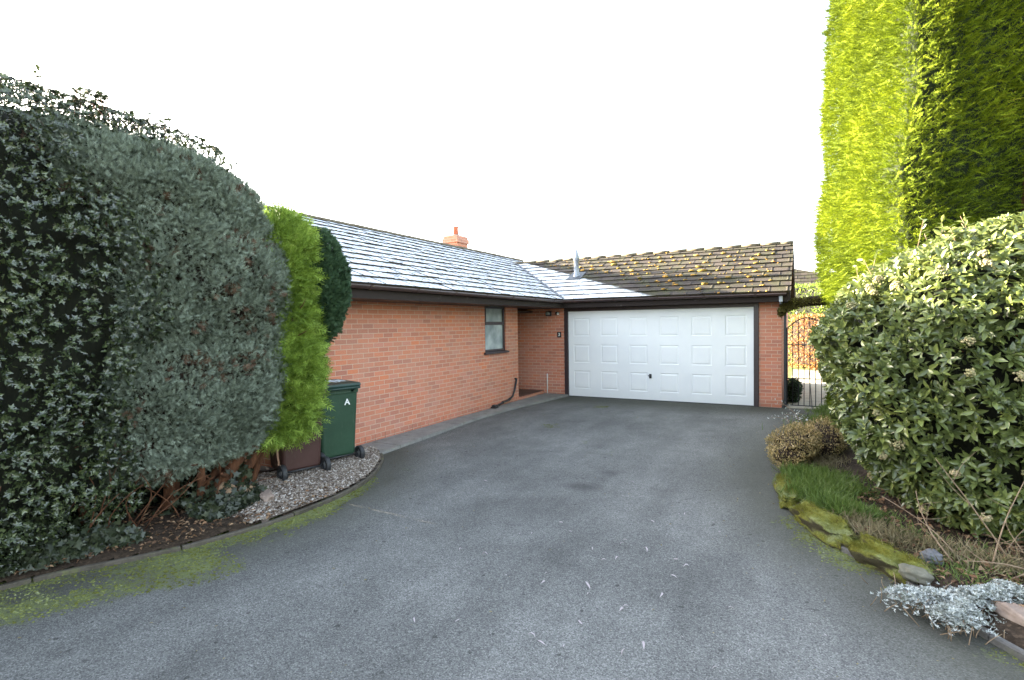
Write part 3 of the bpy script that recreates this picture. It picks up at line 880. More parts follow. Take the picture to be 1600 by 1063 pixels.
# moss cushions at the tile joints of the garage slope
random.seed(11)
mv = []; mf = []; off = 0
ico = bmesh.new(); bmesh.ops.create_icosphere(ico, subdivisions=1, radius=1)
IV = np.array([v.co[:] for v in ico.verts]); IF = np.array([[v.index for v in f.verts] for f in ico.faces]); ico.free()
gg = (SG + .03) / 11
Ps = []
for r in range(11):
    for k in range(24):
        u_ = -3.0 - .33 * (.5 if r % 2 else 0) + k * .33
        if u_ > 4.9: continue
        pz = EZ + s25 * (r * gg)
        line = (4.035 - pz) / (u_ + 3.474)
        if line > .255 or u_ < -2.2 or r > 9: continue
        dens = .95 if line < .235 else .45
        if random.random() > dens: continue
        m0 = random.choice((1, 1, 2, 3))
        for q in range(m0):
            Ps.append((u_ + random.gauss(0, .035), r * gg + random.gauss(.025, .015), random.uniform(.02, .042)))
    for q in range(14):
        u_ = random.uniform(-2, 4.9); s_ = r * gg + random.uniform(0, .25)
        if (4.035 - EZ - s25 * s_) / (u_ + 3.474) < .25: Ps.append((u_, s_, random.uniform(.008, .018)))
for u_, s_, r_ in Ps:
    o_ = np.array([u_, EY - .03 + c25 * s_, EZ - .014 + s25 * s_]) + np.array([0, -s25, c25]) * .036
    r_ *= random.choice((.45, .7, 1, 1.15)); sc3 = np.array([r_ * random.uniform(.9, 2.6), r_ * random.uniform(.8, 1.6), r_ * random.uniform(.5, .9)])
    v = IV * sc3 * (1 + .25 * RNG.normal(size=(len(IV), 1)))
    mv.append(v + o_); mf.append(IF + off); off += len(IV)
tag(np_mesh("moss", np.concatenate(mv), [np.concatenate(mf)], M['roofmoss'], roof), kind="stuff")

# fascia, soffit, bargeboards, gutters
for q in ((EX - .025, EX, RY0 + .02, EY, FZ, 2.40), (EX - .025, 4.93, EY + .001, EY + .026, FZ - .003, 2.40), (BX, BX + .025, RY0 + .02, RY1, FZ, 2.40), (-.4, 4.93, 2 * GR - EY - .026, 2 * GR - EY - .001, FZ, 2.40)):
    bm = BM(); box(bm, *q); build("fascia", bm, M['fascia'], H)
bm = BM()
box(bm, XW - 1.65, EX - .026, RY0 + .02, WY0 - .0, FZ + .002, FZ + .02)
box(bm, XW + .001, EX - .026, WY0, 0 - .001, FZ + .002, FZ + .02)
box(bm, -2.3, XW, -1.4, -.001, FZ + .003, FZ + .021)
box(bm, EX - .02, 4.92, EY + .03, -.001, FZ + .004, FZ + .022)
build("soffit", bm, M['soffit'], H)
bm = BM()
def barge(p0, p1, ax, th=.025, dp=.17):
    p0, p1 = Vector(p0), Vector(p1); t_ = Vector(ax) * th
    vs = [bm.verts.new(v) for v in (p0, p1, p1 - Vector((0, 0, dp)), p0 - Vector((0, 0, dp)))]
    v2 = [bm.verts.new(v.co + t_) for v in vs]
    bm.faces.new(vs); bm.faces.new(v2[::-1])
    for i in range(4): bm.faces.new((vs[i], vs[(i + 1) % 4], v2[(i + 1) % 4], v2[i]))
barge((4.94, EY, EZ - .02), (4.94, GR, GZ - .02), (1, 0, 0)); barge((4.94, GR, GZ - .02), (4.94, 2 * GR - EY, EZ - .02), (1, 0, 0))
for yy in (RY0, RY1 - .04):
    barge((EX, yy, EZ - .02), (RX, yy, ZR - .02), (0, 1, 0)); barge((RX, yy, ZR - .02), (BX, yy, EZ - .02), (0, 1, 0))
# boxed end of the eave at the corner of the garage
box(bm, 4.80, 4.925, EY + .027, -.001, FZ - .02, FZ + .14)
build("bargeboard", bm, M['fascia'], H)
def gutter(a, b, out, parent, fall=.01):
    a, b, out = Vector(a), Vector(b), Vector(out); bm = BM(); r = .056
    qs = [math.pi * i / 8 for i in range(9)]
    rows = []
    for p, dz in ((a, 0), (b, -fall)):
        o_ = [p + out * (r + r * math.cos(q) * -1) + Vector((0, 0, -r * math.sin(q) + dz)) for q in qs]
        i_ = [p + out * (r + (r - .004) * math.cos(q) * -1) + Vector((0, 0, -(r - .004) * math.sin(q) + dz)) for q in qs]
        rows.append([bm.verts.new(v) for v in o_ + i_[::-1]])
    n = len(rows[0])
    for i in range(n): bm.faces.new((rows[0][i], rows[0][(i + 1) % n], rows[1][(i + 1) % n], rows[1][i])).smooth = (i != 8)
    L = (b - a).length; d = (b - a).normalized()
    # union clips and rim
    k = 0.25
    while k < L:
        rr = r + .006
        for t0, t1 in ((k, k + .05),):
            ra = []
            for t_ in (t0, t1):
                p = a + d * t_; ra.append([bm.verts.new(p + out * (r - rr * math.cos(q)) + Vector((0, 0, -rr * math.sin(q) - fall * t_ / L))) for q in qs])
            for i in range(8): bm.faces.new((ra[0][i], ra[0][i + 1], ra[1][i + 1], ra[1][i]))
            for q_ in (0, 1):
                bm.faces.new(ra[q_] if q_ else ra[q_][::-1])
        k += 1.0
    for e in (a - d * .004, b):
        c_ = [bm.verts.new(e + out * (r - r * math.cos(q)) + Vector((0, 0, -r * math.sin(q)))) for q in qs]
        c2 = [bm.verts.new(v.co + d * .006) for v in c_]
        bm.faces.new(c_); bm.faces.new(c2[::-1])
    return build("gutter", bm, M['gutter'], parent)
gutter((EX + .001, RY0 + .04, 2.395), (EX + .001, EY - .06, 2.395), (1, 0, 0), H)
gutter((EX + .06, EY - .001, 2.39), (4.90, EY - .001, 2.39), (0, -1, 0), H)

bm = BM(); box(bm, XB + .3, XW - .302, WY0 + .3, WY1 - .3, 2.12, 2.16); box(bm, -2.2, 4.49, .301, GD - .301, 2.222, 2.26)
box(bm, -2.8, 4.9, .05, 5.3, 2.27, 2.29); box(bm, BX + .05, EX - .05, RY0 + .05, WY1, 2.30, 2.32)
build("ceiling", bm, M['soffit'], H)  # slabs added to stop sun leaking through the attic to the eaves
# window in the wing wall, reaching up to the soffit
wy0, wy1, wz0, wz1 = -2.868, -1.967, 1.237, FZ - .001
wf = empty("window"); wf.parent = H
bm = BM(); xa, xb = XW - .09, XW - .03; f_ = .06
box(bm, xa, xb, wy0, wy0 + f_, wz0, wz1); box(bm, xa, xb, wy1 - f_, wy1, wz0, wz1)
box(bm, xa, xb, wy0 + f_, wy1 - f_, wz0, wz0 + f_); box(bm, xa, xb, wy0 + f_, wy1 - f_, wz1 - f_ * .6, wz1)
zt = 1.86
box(bm, xa, xb + .008, wy0 + f_, wy1 - f_, zt - .035, zt + .035)
# opening top light's own sash
box(bm, xb - .01, xb + .012, wy0 + f_, wy0 + f_ + .03, zt + .035, wz1 - f_ * .6); box(bm, xb - .01, xb + .012, wy1 - f_ - .03, wy1 - f_, zt + .035, wz1 - f_ * .6)
build("window_frame", bm, M['frame'], wf, bevel=.004)
bm = BM(); box(bm, xa + .02, xa + .034, wy0 + f_ - .01, wy1 - f_ + .01, wz0 + f_ - .01, zt - .03)
build("pane", bm, M['glass'], wf)
bm = BM(); box(bm, xa + .02, xa + .034, wy0 + f_ - .01, wy1 - f_ + .01, zt + .03, wz1 - .03)
build("pane", bm, M['glass'], wf)
bm = BM(); 
vs = [(XW - .03, 0, 1.262), (XW + .05, 0, 1.238), (XW + .05, 0, 1.205), (XW + .0005, 0, 1.205), (XW + .0005, 0, 1.237), (XW - .03, 0, 1.237)]
A = [bm.verts.new((x, wy0 - .06 * (x > XW), z)) for x, _, z in vs]; B = [bm.verts.new((x, wy1 + .06 * (x > XW), z)) for x, _, z in vs]
bm.faces.new(A); bm.faces.new(B[::-1])
for i in range(6): bm.faces.new((A[i], A[(i + 1) % 6], B[(i + 1) % 6], B[i]))
build("sill", bm, M['frame'], wf)

# garage door
W_, H_ = 4.27, 2.13
gd = empty("garage_door"); gd.parent = H
bm = BM()
box(bm, -.098, .0, -.022, .10, -.03, H_ + .083); box(bm, W_, W_ + .098, -.022, .10, -.03, H_ + .083); box(bm, .0, W_, -.021, .10, H_, H_ + .082)
build("door_frame", bm, M['frame'], gd, bevel=.004)
bm = BM()
yf = .02
def V3(x, y, z): return bm.verts.new((x, y, z))
cols = [W_ * (i + .5) / 6 for i in range(6)]; rows_ = [.425, 1.075, 1.735]; hw, hh = .215, .225
xsl = [.004] + sum([[c_ - hw, c_ + hw] for c_ in cols], []) + [W_ - .004]
zsl = [.012] + sum([[r_ - hh, r_ + hh] for r_ in rows_], []) + [H_ - .004]
gridv = {}
for i, x in enumerate(xsl):
    for j, z in enumerate(zsl): gridv[i, j] = V3(x, yf, z)
for i in range(len(xsl) - 1):
    for j in range(len(zsl) - 1):
        q = [gridv[i, j], gridv[i + 1, j], gridv[i + 1, j + 1], gridv[i, j + 1]]
        if i % 2 == 1 and j % 2 == 1:
            x0, x1, z0, z1 = xsl[i], xsl[i + 1], zsl[j], zsl[j + 1]
            prev = q
            for ins, yy in ((.012, yf + .008), (.026, yf + .008), (.055, yf + .001)):
                nx_ = [V3(x0 + ins, yy, z0 + ins), V3(x1 - ins, yy, z0 + ins), V3(x1 - ins, yy, z1 - ins), V3(x0 + ins, yy, z1 - ins)]
                for k in range(4): bm.faces.new((prev[k], prev[(k + 1) % 4], nx_[(k + 1) % 4], nx_[k]))
                prev = nx_
            bm.faces.new(prev)
        else: bm.faces.new(q)
build("door_leaf", bm, M['door'], gd)
bm = BM(); box(bm, .0, W_, .05, .07, .01, H_); build("door_backing", bm, M['door'], gd)
bm = BM(); box(bm, 2.03, 2.085, .004, yf, .52, .62); tube(bm, [(2.058, .006, .575), (2.058, -.035, .575)], .010); tube(bm, [(2.015, -.035, .585), (2.058, -.037, .575), (2.09, -.035, .57)], .011)
build("handle", bm, M['black_plastic'], gd, bevel=.003)
bm = BM(); box(bm, 0.0, W_, .0, .045, .0, .0115); build("rubber_seal", bm, M['black_plastic'], gd)

# fittings on the walls
bm = BM(); box(bm, -.295, -.185, -.014, -.0005, 1.48, 1.62)
pl = build("house_number", bm, M['black_plastic'], H, bevel=.004)
text_obj("digit", "3", .11, (-.24, -.016, 1.55), (math.pi / 2, 0, 0), M['white_paint'], pl, .002)
wlamp = empty("wall_lamp"); wlamp.parent = H
bm = BM(); box(bm, -.60, -.44, -.05, -.001, 2.03, 2.15); build("housing", bm, M['black_plastic'], wlamp, bevel=.012)
bm = BM(); lathe(bm, [(.02, -.03), (.06, -.028), (.062, .0), (.05, .03), (.02, .045)], (-.52, -.085, 2.085)); build("lens", bm, M['glass'], wlamp)
sensor = empty("security_sensor"); sensor.parent = H
bm = BM(); lathe(bm, [(.02, .05), (.045, .04), (.05, .0), (.035, -.03)], (-.27, -.06, 2.085)); tube(bm, [(-.27, -.001, 2.10), (-.27, -.05, 2.10)], .02); build("sensor_body", bm, M['black_plastic'], sensor)
bm = BM(); lathe(bm, [(.001, -.035), (.02, -.025), (.026, 0), (.02, .02), (.001, .028)], (-.235, -.10, 2.08), 12); build("lens", bm, M['white_plastic'], sensor)
bm = BM(); box(bm, 4.765, 4.835, -.36, -.324, 2.205, 2.335); cl = build("corner_sensor", bm, M['grey_metal'], H, bevel=.005)
bm = BM(); lathe(bm, [(.012, -.045), (.03, -.035), (.034, -.01), (.025, .012)], (4.80, -.335, 2.19), 14); build("lens", bm, M['black_plastic'], cl)
bm = BM(); xq = XW + .055
pts = [(xq, -1.60, .56), (xq, -1.70, .32), (xq + .005, -1.80, .19), (xq + .01, -1.98, .135), (xq + .02, -2.30, .11), (xq + .05, -2.62, .075)]
tube(bm, pts, .022, 10); tube(bm, [(xq, -1.58, .555), (XW, -1.58, .57)], .022, 10)
for p, q_ in ((pts[3], pts[2]), (pts[4], pts[3]), (pts[5], pts[4])):
    a = Vector(p); d = (Vector(q_) - a).normalized(); tube(bm, [a - d * .01, a + d * .05], .030, 10)
build("waste_pipe", bm, M['black_plastic'], H)
bm = BM(); box(bm, XW + .03, XW + .15, -2.74, -2.60, .046, .075); box(bm, XW + .05, XW + .13, -2.73, -2.62, .075, .115); build("drain_gully", bm, M['black_plastic'], H, bevel=.01)
bm = BM(); tube(bm, [(-.585, -.02, .0), (-.585, -.02, .55)], .012, 8); build("white_pipe", bm, M['white_plastic'], H)
bm = BM(); fb = (-.2, 1.12, 3.02)
lathe(bm, [(.115, .0), (.105, .07), (.080, .16), (.072, .20), (.062, .50), (.075, .505), (.085, .56), (.088, .60), (.055, .70), (.03, .79), (.012, .82)], fb, 20)
flue = build("flue", bm, M['grey_metal'], roof)
bm = BM()
a = Vector((-.2, 1.02, 3.09)); 
vs = [Vector((-.40, .86, 0)), Vector((.0, .86, 0)), Vector((.0, 1.34, 0)), Vector((-.4, 1.34, 0))]
for v in vs: v.z = EZ + TP * (v.y - EY) + .045
slab(bm, vs, .012); build("flashing", bm, M['lead'], flue)
# chimney
bm = BM(); cx0, cx1, cy0, cy1 = -4.08, -3.62, .42, .98
box(bm, cx0, cx1, cy0, cy1, 3.6, 4.24); box(bm, cx0 - .035, cx1 + .035, cy0 - .035, cy1 + .035, 4.24, 4.37); box(bm, cx0 - .005, cx1 + .005, cy0 - .005, cy1 + .005, 4.37, 4.45)
ch = build("chimney", bm, M['brick'], roof, uv=True)
bm = BM(); lathe(bm, [(.15, 0), (.11, .05), (.085, .06)], (-3.85, .70, 4.45)); build("flaunching", bm, M['slab'], ch)
bm = BM(); lathe(bm, [(.085, 0), (.075, .20), (.088, .21), (.088, .25), (.06, .25)], (-3.85, .70, 4.50)); build("chimney_pot", bm, M['terracotta'], ch)

# ================================================================== GATE AND ARCH
G = empty("garden_gate", (4.84, .10, 0))
tag(G, "black wrought iron side gate with thin bars between garage and hedge", "gate")
bm = BM(); box(bm, 0.0, .05, -.07, -.01, -.02, 1.98); box(bm, .80, .85, -.07, -.01, -.02, 1.98); build("gate_post", bm, M['iron'], G)
bm = BM(); gx0, gx1 = .06, .79
tube(bm, [(gx0, -.04, .06), (gx1, -.04, .06)], .012, 6); tube(bm, [(gx0, -.04, .62), (gx1, -.04, .62)], .010, 6); tube(bm, [(gx0, -.04, 1.32), (gx1, -.04, 1.32)], .010, 6)
top = [(gx0 + (gx1 - gx0) * i / 14, -.04, 1.66 + .22 * math.sin(math.pi * i / 14)) for i in range(15)]
tube(bm, top, .012, 6); tube(bm, [(gx0, -.04, .04), (gx0, -.04, 1.68)], .014, 6); tube(bm, [(gx1, -.04, .04), (gx1, -.04, 1.68)], .014, 6)
build("gate_frame", bm, M['iron'], G)
for k in range(1, 7):
    x = gx0 + (gx1 - gx0) * k / 7; bm = BM(); zt_ = 1.66 + .22 * math.sin(math.pi * k / 7)
    tube(bm, [(x, -.04, .05), (x, -.04, zt_ + .06), (x, -.04, zt_ + .10)], [.009, .009, .001], 6); build("gate_bar", bm, M['iron'], G)

AR = empty("arch_climber", (5.2, 0, 0))
tag(AR, "brownish clipped climber trained into an arch over the side gate", "climbing plant")
bm = BM()
arc = [(-.45, .02, .9), (-.46, .02, 1.6), (-.40, .02, 1.93), (-.2, .02, 2.10), (.1, .02, 2.18), (.4, .02, 2.17), (.75, .02, 2.1)]
tube(bm, arc, .02, 6); tube(bm, [(x, y + .12, z) for x, y, z in arc], .02, 6)
build("stem", bm, M['bark'], AR)
# foliage follows the arch
pts = np.array([(-.42, .0, 1.95), (-.38, .0, 2.04), (-.30, .0, 2.11), (-.12, 0, 2.18), (.12, 0, 2.21), (.35, 0, 2.22), (.6, 0, 2.20), (.85, 0, 2.15)])
tt = RNG.random(5200) * (len(pts) - 1.001); i0 = tt.astype(int); fr = (tt - i0)[:, None]
C_ = pts[i0] * (1 - fr) + pts[i0 + 1] * fr
rd = np.interp(tt, [0, 1, 2, 7], [.03, .06, .10, .13]) * (1 + .35 * vnoise(C_, 5, 3))
dv = nrm(rnd(len(tt))); P = C_ + dv * (rd * (.55 + .5 * RNG.random(len(tt))))[:, None] * np.array([1, 1.6, .8])
V, F = place(T_leaf(.5), P, dv + np.array([0, 0, .3]) + .5 * rnd(len(tt)), rnd(len(tt)), .035 + .02 * RNG.random(len(tt)))
bm = BM(); tube(bm, [tuple(p) for p in pts], [.05, .06, .07, .09, .1, .1, .1, .08], 8)
me = bpy.data.meshes.new("c"); bm.to_mesh(me); bm.free()
cv = np.array([v.co[:] for v in me.vertices]); cf = np.array([list(p.vertices) if len(p.vertices) == 4 else list(p.vertices[:3]) + [p.vertices[2]] for p in me.polygons if len(p.vertices) <= 4])
VV, FF, mi = join([(V, F, 0), (cv, cf, 1)])
np_mesh("foliage", VV, FF, [M['archleaf'], M['core']], AR, mi)

# ================================================================== WHEELIE BINS
def wheelie_bin(name, loc, rz, wd, dp, ht, mbody, mlid, label, wheel_r=.10):
    """local frame: the wheeled back faces +x, width along y"""
    B = empty(name, loc, rz); tag(B, label, "bin")
    bm = BM()
    def ring(z, w_, x0, x1, r=.05, n=4):
        out = []
        for cx_, cy_, a0 in ((x1 - r, w_ / 2 - r, 0), (x0 + r, w_ / 2 - r, 90), (x0 + r, -w_ / 2 + r, 180), (x1 - r, -w_ / 2 + r, 270)):
            for k in range(n + 1):
                a = math.radians(a0 + 90 * k / n); out.append(bm.verts.new((cx_ + r * math.cos(a), cy_ + r * math.sin(a), z)))
        return out
    prof = [(.09, wd * .80, -dp * .78, -.07), (.12, wd * .84, -dp * .82, -.055), (ht * .55, wd * .90, -dp * .92, -.03), (ht - .14, wd * .95, -dp * .97, -.012), (ht - .13, wd * .99, -dp * .99, -.0), (ht - .07, wd, -dp, .0)]
    R = [ring(*p) for p in prof]; n = len(R[0])
    for a, b in zip(R, R[1:]):
        for k in range(n): bm.faces.new((a[k], a[(k + 1) % n], b[(k + 1) % n], b[k]))
    bm.faces.new(R[0][::-1]); bm.faces.new(R[-1])
    # wheel arches: blocks at the lower back corners
    build("bin_body", bm, mbody, B)
    bm = BM()
    L0 = ring(ht - .066, wd * 1.02, -dp - .03, .03); L1 = ring(ht - .03, wd * 1.06, -dp - .05, .045); L2 = ring(ht - .005, wd * 1.04, -dp - .04, .03); L3 = ring(ht + .012, wd * .82, -dp * .9, -.06)
    for a, b in ((L0, L1), (L1, L2), (L2, L3)):
        for k in range(n): bm.faces.new((a[k], a[(k + 1) % n], b[(k + 1) % n], b[k]))
    bm.faces.new(L0[::-1]); bm.faces.new(L3)
    lid = build("lid", bm, mlid, B, smooth=False)
    bm = BM(); zb = ht - .075
    for sy in (-1, 1):
        tube(bm, [(.0, sy * wd * .30, zb - .035), (.055, sy * wd * .32, zb), (.06, sy * wd * .34, zb + .01)], .014, 8)
    tube(bm, [(.06, -wd * .45, zb + .012), (.06, wd * .45, zb + .012)], .015, 10)
    build("handle", bm, mlid, B)
    bm = BM(); tube(bm, [(-.02, -wd * .42, wheel_r), (-.02, wd * .42, wheel_r)], .011, 8); build("axle", bm, M['black_plastic'], B)
    for sy in (-1, 1):
        bm = BM(); y0 = sy * (wd * .43); y1 = sy * (wd * .43 + .055)
        rr = [(wheel_r * .55, 0), (wheel_r * .93, 0), (wheel_r, .2), (wheel_r, .8), (wheel_r * .93, 1), (wheel_r * .55, 1)]
        rings = []
        for r_, t_ in rr:
            yy = y0 + (y1 - y0) * t_
            rings.append([bm.verts.new((-.02 + r_ * math.cos(q), yy, wheel_r + r_ * math.sin(q))) for q in [2 * math.pi * k / 28 for k in range(28)]])
        for a, b in zip(rings, rings[1:] + rings[:1]):
            for k in range(28): bm.faces.new((a[k], a[(k + 1) % 28], b[(k + 1) % 28], b[k]))
        whl = build("wheel", bm, M['wheel'], B)
        bm = BM()
        tube(bm, [(-.02, y0 + (y1 - y0) * .15, wheel_r), (-.02, y0 + (y1 - y0) * .95, wheel_r)], .025, 12)
        for k in range(6):
            q = k * math.pi / 3; tube(bm, [(-.02, (y0 + y1) / 2, wheel_r), (-.02 + wheel_r * .56 * math.cos(q), (y0 + y1) / 2, wheel_r + wheel_r * .56 * math.sin(q))], .008, 6)
        build("hub", bm, M['hub'], whl)
    return B, lid
BR = math.radians(-16)
Bg, lidg = wheelie_bin("wheelie_bin", (-.045, -7.50, .05), BR, .56, .58, 1.05, M['bin_green'], M['bin_green_lid'], "green wheelie bin with a white letter A and dark green frosty lid")
text_obj("letter", "A", .11, (-.008, .10, .80), (math.radians(90 + 1.5), 0, math.radians(90)), M['white_paint'], Bg, .002)
Bb, lidb = wheelie_bin("wheelie_bin", (.02, -8.13, .05), BR, .55, .58, 1.06, M['bin_brown'], M['bin_brown'], "dark brown wheelie bin half hidden under the golden conifer")
# a little frost lies on the green lid
mv = []; mf = []; off = 0
for k in range(90):
    x, y = random.uniform(-.45, -.12), random.uniform(-.2, .2)
    if random.random() > .4 + .6 * (abs(x + .3) < .12): continue
    v = IV * np.array([random.uniform(.012, .03), random.uniform(.012, .035), .0022]) + np.array([x, y, 1.063]); mv.append(v); mf.append(IF + off); off += len(IV)
tag(np_mesh("frost", np.concatenate(mv), [np.concatenate(mf)], M['frostcap'], lidg), kind="stuff")

# ================================================================== GRAVEL, STONES, LITTER
def in_poly(Q, poly):
    poly = np.array(poly); ins = np.zeros(len(Q), bool); n = len(poly)
    for i in range(n):
        (ax, ay), (bx, by) = poly[i], poly[(i + 1) % n]
        if ay == by: continue
        ins ^= ((ay > Q[:, 1]) != (by > Q[:, 1])) & (Q[:, 0] < (bx - ax) * (Q[:, 1] - ay) / (by - ay) + ax)
    return ins
def stones(name, poly, n, z, rmin, rmax, mat, edge=.03, edge_z=None):
    pa = np.array(poly); Q = pa.min(0) + RNG.random((n * 4, 2)) * (pa.max(0) - pa.min(0))
    Q = Q[in_poly(Q, poly)]; Q = Q[pdist(Q, [tuple(p) for p in poly] + [tuple(poly[0])]) > edge][:n]
    n = len(Q); d = pdist(Q, [tuple(p) for p in poly] + [tuple(poly[0])])
    zz = z if edge_z is None else edge_z + (z - edge_z) * np.clip(d / .25, 0, 1)
    r = rmin + (rmax - rmin) * RNG.random(n) ** 2.2
    sc_ = r[:, None] * (.6 + .7 * RNG.random((n, 3))); sc_[:, 2] *= .7
    an = RNG.random(n) * 6.28; tl = RNG.normal(0, .35, n)
    v = IV[None] * (1 + .18 * RNG.normal(size=(n, len(IV), 1))) * sc_[:, None, :]
    ca, sa = np.cos(an)[:, None], np.sin(an)[:, None]
    x, y, z_ = v[..., 0], v[..., 1], v[..., 2]
    z2 = z_ + x * np.sin(tl)[:, None]
    vv = np.stack([x * ca - y * sa + Q[:, None, 0], x * sa + y * ca + Q[:, None, 1], z2 + (zz + r * .25)[:, None] if np.ndim(zz) else z2 + zz + r[:, None] * .25], -1)
    F = IF[None] + (np.arange(n) * len(IV))[:, None, None]
    return np_mesh(name, vv.reshape(-1, 3), [F.reshape(-1, 3)], mat)
tag(stones("gravel", gravel_poly, 12000, .085, .006, .017, M['pebble'], .035, .055), "loose buff and grey gravel filling the bed in front of the bins", "gravel", kind="stuff")
def litter(name, poly, n, z, mat, size, edge=.02):
    pa = np.array(poly); Q = pa.min(0) + RNG.random((n * 5, 2)) * (pa.max(0) - pa.min(0)); Q = Q[in_poly(Q, poly)][:n]; n = len(Q)
    P = np.concatenate([Q, (z + .012 * RNG.random(n))[:, None]], 1)
    D = rnd(n) * np.array([1, 1, .2]); N = rnd(n) * .45 + np.array([0, 0, 1])
    V, F = place(T_leaf(.55, .25), P, D, N, size * (.5 + RNG.random(n)))
    VV, FF, mi = join([(V, F, 0)]); return np_mesh(name, VV, FF, mat, None, mi)
lit_poly = [p for p in LKs if -16 < p[1] < -8.2] + [(-1.2, -14), (-.6, -9), (.1, -8.4)]
tag(litter("leaf_litter", lit_poly, 2600, .075, M['litter'], .035), "brown dead leaves and twigs under the left hedge", "leaf litter", kind="stuff")
tag(litter("leaf_litter", [(5.3, -7.1), (5.75, -7.75), (6.1, -8.2), (6.4, -8.5), (8.5, -9.5), (8.5, -6), (5.6, -6)], 2600, .115, M['litter'], .045), "brown dead leaves under the viburnum on the right verge", "leaf litter", kind="stuff")

def rock(name, loc, scale, rot, mat, label, seed, cat="stone", sub=4, amp=.30, group=None):
    bm = BM(); bmesh.ops.create_icosphere(bm, subdivisions=sub, radius=1)
    for v in bm.verts:
        c_ = v.co.copy()
        c_ = Vector([math.copysign(abs(q) ** .62, q) for q in c_])
        n_ = mnoise.fractal(c_ * 1.2 + Vector((seed * 3.7, 0, 0)), 1.0, 2.0, 4)
        v.co = c_ * (1 + amp * n_)
        v.co = Vector((v.co.x * scale[0], v.co.y * scale[1], v.co.z * scale[2]))
    o = build(name, bm, mat, smooth=True); o.location = loc; o.rotation_euler = rot
    return tag(o, label, cat, group)
rock("rock", (.00, -9.12, .14), (.095, .075, .095), (.3, .2, .5), M['rock_tan'], "pale tan stone standing furthest left at the foot of the hedge", 1)
rock("rock", (.16, -9.00, .13), (.10, .07, .075), (.1, .3, 1.2), M['rock_tan'], "tan brown stone touching the back of the grey one by the hedge", 2)
rock("rock", (.27, -9.22, .115), (.115, .085, .065), (.1, -.2, .4), M['rock_grey'], "greenish grey stone lying in front of the tan stones", 3)
rock("rock", (.40, -8.93, .11), (.11, .06, .055), (.1, .1, -.5), M['rock_pink'], "pinkish orange stone lying alone on the gravel", 4)
rock("rock", (6.33, -8.42, .10), (.14, .055, .045), (.0, .1, -1.0), M['rock_pink'], "pinkish pale stone at the lower right edge beyond the silver plant", 5)
rock("rock", (6.02, -7.72, .13), (.065, .055, .04), (.0, .1, .6), M['rock_slate'], "small blue grey stone between dry grass and silver plant", 6)
rock("rock", (5.88, -8.02, .10), (.085, .065, .045), (.0, .1, .2), M['rock_grey'], "flat grey brown stone touching the back of the silver plant", 7)
def mossrock(a, b, wd, hz, label, seed):
    a, b = Vector((*a, 0)), Vector((*b, 0)); L = (b - a).length; ang = math.atan2(b.y - a.y, b.x - a.x); c_ = (a + b) / 2
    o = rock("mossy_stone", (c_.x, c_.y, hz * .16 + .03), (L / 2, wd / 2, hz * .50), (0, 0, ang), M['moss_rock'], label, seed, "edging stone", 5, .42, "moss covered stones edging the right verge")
    # moss fuzz
    me = o.data; co = np.array([v.co[:] for v in me.vertices]); no = np.array([v.normal[:] for v in me.vertices])
    k = RNG.choice(len(co), 9000); P = co[k] + RNG.normal(0, .007, (9000, 3)); N = no[k]
    keep = N[:, 2] > -.1; P, N = P[keep], N[keep]
    V, F = place(T_blade(), P, N + .8 * rnd(len(P)), rnd(len(P)), (.012 + .014 * RNG.random(len(P))) * (.7 + .6 * (N[:, 2] > .3)))
    VV, FF, mi = join([(V * 1, F, 0)]); np_mesh("moss", VV, FF, M['mossfuzz'], o, mi)
M['mossfuzz'] = leaf_mat("moss_strand", [(0, (.07, .065, .015)), (.4, (.16, .155, .025)), (.75, (.20, .22, .07)), (1, (.30, .32, .17))], .9, .1, .2, 5, .35)
mossrock((5.02, -5.75), (5.10, -6.75), .17, .15, "furthest moss covered edging stone, beside the green grass tuft", 11)
mossrock((5.18, -6.85), (5.55, -7.55), .20, .20, "long olive mossy edging stone in the middle of the row", 12)
mossrock((5.58, -7.58), (5.95, -8.0), .22, .19, "nearest pale green mossy edging stone, beside the silver plant", 13)

# ================================================================== LEFT HEDGE
SPR = T_spray(4, .34, .075)
SPR3 = T_spray(3, .4, .095)
HOL = T_holly(); LEAF = T_leaf(.45); LEAFN = T_leaf(.36, .1)
def tree(name, label, cat, loc):
    e = empty(name, loc); return tag(e, label, cat)
def sec(rows, o): return [(z, x - o[0], y - o[1], a, b) for z, x, y, a, b in rows]

# holly
o0 = (-.45, -11.3, 0)
Hh = tree("holly_hedge", "dark glossy holly hedge growing at the left edge of the drive", "hedge", o0)
rows = [(.12, -.90, -11.45, .90, 1.45), (.35, -.85, -11.40, 1.10, 1.6), (.9, -.80, -11.38, 1.17, 1.58), (1.6, -.80, -11.36, 1.20, 1.60), (2.3, -.82, -11.22, 1.22, 1.80), (2.9, -.88, -11.02, 1.20, 2.02), (3.35, -.95, -10.92, 1.12, 2.1), (3.70, -1.0, -10.85, .98, 2.0), (3.90, -1.15, -11.1, .60, 1.5)]
hb = body(rows, p=5, amp=.17, nscale=1.7, seed=2, amp2=.10)
def rosettes(V, F, P, N):
    """leaf whorls at the twig tips"""
    n = 6500; p, n_ = sample(V, F, n, thin=.02); p = p + n_ * .02; out = []
    ax = nrm(n_ + .5 * rnd(n) + np.array([0, 0, .25]))
    u = nrm(np.cross(ax, rnd(n))); v = np.cross(ax, u)
    for k in range(6):
        a = k * 2 * math.pi / 6 + RNG.random(n) * .5
        d = ax * .35 + u * np.cos(a)[:, None] + v * np.sin(a)[:, None]
        out.append((*place(HOL, p, d, ax, .030 + .020 * RNG.random(n)), 0))
    return out
hb_w = (hb[0], hb[1])
fo = foliage("foliage", hb_w, [M['holly'], M['core_green']], 60000, HOL, .042, up=.15, outw=.6, spread=.7, depth=.24, core=.27, extra=rosettes, gaps=.65)
